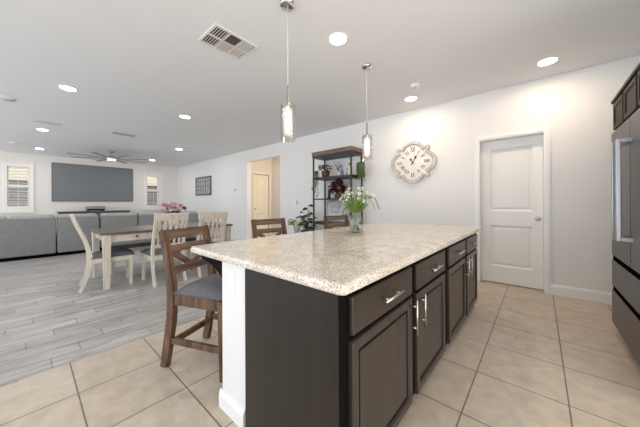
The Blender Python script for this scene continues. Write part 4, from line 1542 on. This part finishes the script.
# fourth shelf: sign and wheel
Z4 = 0.80
sg = thing('lettered_sign', 'pale board sign with cursive grey lettering on the shelf', 'sign', (-3.17, 4.22, Z4))
sg.rotation_euler = (R(-8), 0, 0)
MB().box((-0.30, 0, 0), (0.30, 0.018, 0.42), 0.003).build('board', M['sign_board'], sg)
f = MB()
for a_, b_ in (((-0.315, -0.008, -0.0), (-0.29, 0.02, 0.435)), ((0.29, -0.008, 0), (0.315, 0.02, 0.435)), ((-0.29, -0.008, 0.415), (0.29, 0.02, 0.435)), ((-0.29, -0.008, 0), (0.29, 0.02, 0.02))):
    f.box(a_, b_)
f.build('frame', mat('grey sign frame', (0.42, 0.42, 0.42), 0.6), sg)
k = MB()
for row, (z, amp, L) in enumerate(((0.31, 0.05, 0.42), (0.20, 0.04, 0.36), (0.10, 0.025, 0.40))):
    pts = []
    for i in range(30):
        t = i / 45
        pts.append((-L / 2 + L * t + 0.014 * math.cos(t * 44), -0.004, z + amp * math.sin(t * 44) * (0.55 + 0.45 * math.sin(t * 17 + row))))
    k.tube(pts, 0.004, 5)
k.build('lettering', M['sign_ink'], sg)
wh = thing('decor_wheel', 'small grey spoked wheel ornament behind the glass vase', 'ornament', (-2.76, 4.10, Z4 + 0.165))
wh.rotation_euler = (0, 0, R(38))
WM = Matrix(((1, 0, 0, 0), (0, 0, -1, 0), (0, 1, 0, 0), (0, 0, 0, 1)))
MB().lathe([(0.145, -0.012), (0.165, -0.012), (0.165, 0.012), (0.145, 0.012)], 28, closed=True, mx=WM).build('rim', M['wheel_wood'], wh)
MB().lathe([(0, -0.02), (0.03, -0.02), (0.03, 0.02), (0, 0.02)], 14, mx=WM).build('hub', M['wheel_wood'], wh)
for i in range(8):
    a = 2 * PI * i / 8
    MB().bar((0.025 * math.cos(a), 0, 0.025 * math.sin(a)), (0.15 * math.cos(a), 0, 0.15 * math.sin(a)), 0.012, 0.012, (0, 1, 0)).build('spoke', M['wheel_wood'], wh)

# floor plants left of the shelf
fp = thing('potted_plant', 'tall dark leafy plant standing left of the black shelf', 'plant', (-3.93, 4.10, 0))
MB().lathe([(0, 0), (0.12, 0), (0.16, 0.28), (0.165, 0.30), (0.145, 0.30), (0.14, 0.27), (0, 0.26)], 20).build('pot', M['terracotta'], fp)
MB().lathe([(0, 0.262), (0.138, 0.262), (0, 0.275)], 18).build('soil', M['soil'], fp)
k, k2 = MB(), MB()
for i in range(7):
    a = 2 * PI * i / 7
    tx, ty, tz = 0.15 * math.cos(a), 0.11 * math.sin(a), random.uniform(0.78, 1.05)
    if i == 0:
        tx, ty, tz = 0.03, 0, 1.12
    pts = [Vector((0.02 * math.cos(a), 0.02 * math.sin(a), 0.26)), Vector((tx * 0.5, ty * 0.5, tz * 0.6)), Vector((tx, ty, tz))]
    k2.tube(pts, [0.007, 0.006, 0.003], 6)
    for j in range(9):
        t = 0.35 + 0.65 * j / 8
        p = pts[0].lerp(pts[1], t * 2) if t < 0.5 else pts[1].lerp(pts[2], t * 2 - 1)
        b_ = a + j * 2.4
        k.leaf(p, p + Vector((0.16 * math.cos(b_), 0.12 * math.sin(b_), 0.03)), 0.085, 0.30, 0.12, random.uniform(-1.1, 1.1))
k2.build('stems', M['twig'], fp, recalc=False)
k.build('leaves', M['leaf_dark'], fp, recalc=False)
bp_ = thing('potted_plant', 'bright green broad-leaved plant just above the counter edge', 'plant', (-4.24, 4.08, 0))
MB().lathe([(0, 0), (0.09, 0), (0.115, 0.20), (0.12, 0.22), (0.105, 0.22), (0.1, 0.2), (0, 0.19)], 20).build('pot', M['ceramic_white'], bp_)
k, k2 = MB(), MB()
for i in range(14):
    a = 2 * PI * i / 14 + 0.3
    top = Vector((0.10 * math.cos(a), 0.08 * math.sin(a), 0.70 + 0.09 * (i % 3) / 2))
    k2.tube([(0, 0, 0.19), (top.x * 0.4, top.y * 0.4, 0.45), top], 0.004, 5)
    k.leaf(top, top + Vector((0.15 * math.cos(a), 0.12 * math.sin(a), 0.03)), 0.15, 0.45, 0.12, random.uniform(-0.9, 0.9))
k2.build('stems', M['stem'], bp_, recalc=False)
k.build('leaves', M['leaf_bright'], bp_, recalc=False)

# ------------------------------------------------------------------ glass vase of flowers on the island
vz = thing('flower_vase', 'clear glass vase of grasses and white flowers on the countertop', 'flowers', (-1.317, 2.044, 0.90))
prof = [(0.0, 0.0), (0.052, 0.0), (0.060, 0.012), (0.066, 0.05), (0.066, 0.10), (0.058, 0.145), (0.044, 0.172), (0.042, 0.185), (0.052, 0.205), (0.058, 0.213)]
inn = [(0.054, 0.212), (0.048, 0.203), (0.038, 0.186), (0.040, 0.171), (0.054, 0.143), (0.062, 0.10), (0.062, 0.05), (0.056, 0.016), (0.0, 0.010)]
MB().lathe(prof + inn, 28).build('vase', M['vase_glass'], vz)
gr, wt, lv, stm = MB(), MB(), MB(), MB()
for i in range(16):
    a = random.uniform(0, 2 * PI)
    b_ = a + PI
    stm.tube([(0.035 * math.cos(b_), 0.035 * math.sin(b_), 0.02), (0.012 * math.cos(a), 0.012 * math.sin(a), 0.18), (0.05 * math.cos(a), 0.05 * math.sin(a), 0.29)], 0.0022, 5)
for i in range(170):
    a = random.uniform(0, 2 * PI)
    sp_ = 0.02 + 0.23 * math.sqrt(random.random())
    hgt = random.uniform(0.28, 0.45) - sp_ * 0.40
    r0 = 0.03 * random.random()
    base = Vector((r0 * math.cos(a), r0 * math.sin(a), 0.185))
    arch = random.uniform(0.75, 1.05)
    mid = Vector((sp_ * 0.58 * math.cos(a), sp_ * 0.58 * math.sin(a), 0.17 + (hgt - 0.17) * arch))
    tip = Vector((sp_ * math.cos(a), sp_ * math.sin(a), hgt))
    d = Vector((-math.sin(a), math.cos(a), 0))
    w_ = random.uniform(0.004, 0.008)
    gr.add([base - d * w_ * 0.5, base + d * w_ * 0.5, mid + d * w_ * 0.6, mid - d * w_ * 0.6, tip], [(0, 1, 2, 3), (3, 2, 4)], True)
for i in range(40):
    a = random.uniform(0, 2 * PI)
    p = Vector((0.02 * math.cos(a), 0.02 * math.sin(a), 0.19))
    lv.leaf(p, p + Vector((0.10 * math.cos(a), 0.10 * math.sin(a), random.uniform(0.06, 0.15))), 0.022, 0.15)
for i in range(46):
    a = random.uniform(0, 2 * PI)
    r_ = 0.04 + 0.15 * random.random()
    c = Vector((r_ * math.cos(a), r_ * math.sin(a), random.uniform(0.33, 0.45) - r_ * 0.30))
    stm.tube([(0.01 * math.cos(a), 0.01 * math.sin(a), 0.18), c * 0.6 + Vector((0, 0, 0.1)), c], 0.0014, 4)
    wt = MB()
    for k in range(6):
        b_ = 2 * PI * k / 6
        wt.leaf(c, c + Vector((math.cos(b_) * 0.024, math.sin(b_) * 0.019, 0.012 - 0.02 * (k % 2))), 0.016, 0.2)
    wt.ball(c + Vector((0, 0, 0.004)), 0.006, seg=6, rings=4)
    wt.build('white_bloom', M['white_petal'], vz, recalc=False)
for ax, ay, L in ((0.78, 0.62, 0.21), (0.95, 0.2, 0.18), (-0.7, -0.5, 0.18), (0.6, 0.75, 0.24), (-0.9, -0.1, 0.19)):
    pts = [(0.01, 0, 0.18), (ax * L * 0.45, ay * L * 0.45, 0.34), (ax * L * 0.85, ay * L * 0.85, 0.32), (ax * L * 1.05, ay * L * 1.05, 0.22)]
    stm.tube(pts, 0.0022, 5)
    wt = MB()
    for j in range(5):
        p = Vector(pts[2]).lerp(Vector(pts[1]), j / 6)
        wt.leaf(p, p + Vector((random.uniform(-.02, .02), random.uniform(-.02, .02), 0.02)), 0.014)
    wt.build('pale_seed_heads', M['grass'], vz, recalc=False)
stm.build('stems', M['stem'], vz, recalc=False)
gr.build('grass_blades', M['grass'], vz, recalc=False)
lv.build('leaves', M['leaf_bright'], vz, recalc=False)

# hall lamp beyond the opening
hl = thing('hall_light', 'flush lamp on the hallway ceiling beyond the opening', 'light', (-4.85, 4.95, CEIL))
MB().lathe([(0, 0), (0.12, 0), (0.12, -0.02), (0, -0.02)], 20).build('base', M['white_plastic'], hl)
MB().lathe([(0.11, -0.02), (0.11, -0.05), (0.07, -0.075), (0, -0.08)], 20).build('diffuser', M['lamp_lens'], hl)
lamp('hall_lamp', 'POINT', (-4.85, 4.95, CEIL - 0.25), 9.0, (1, 0.80, 0.60), 0.08)
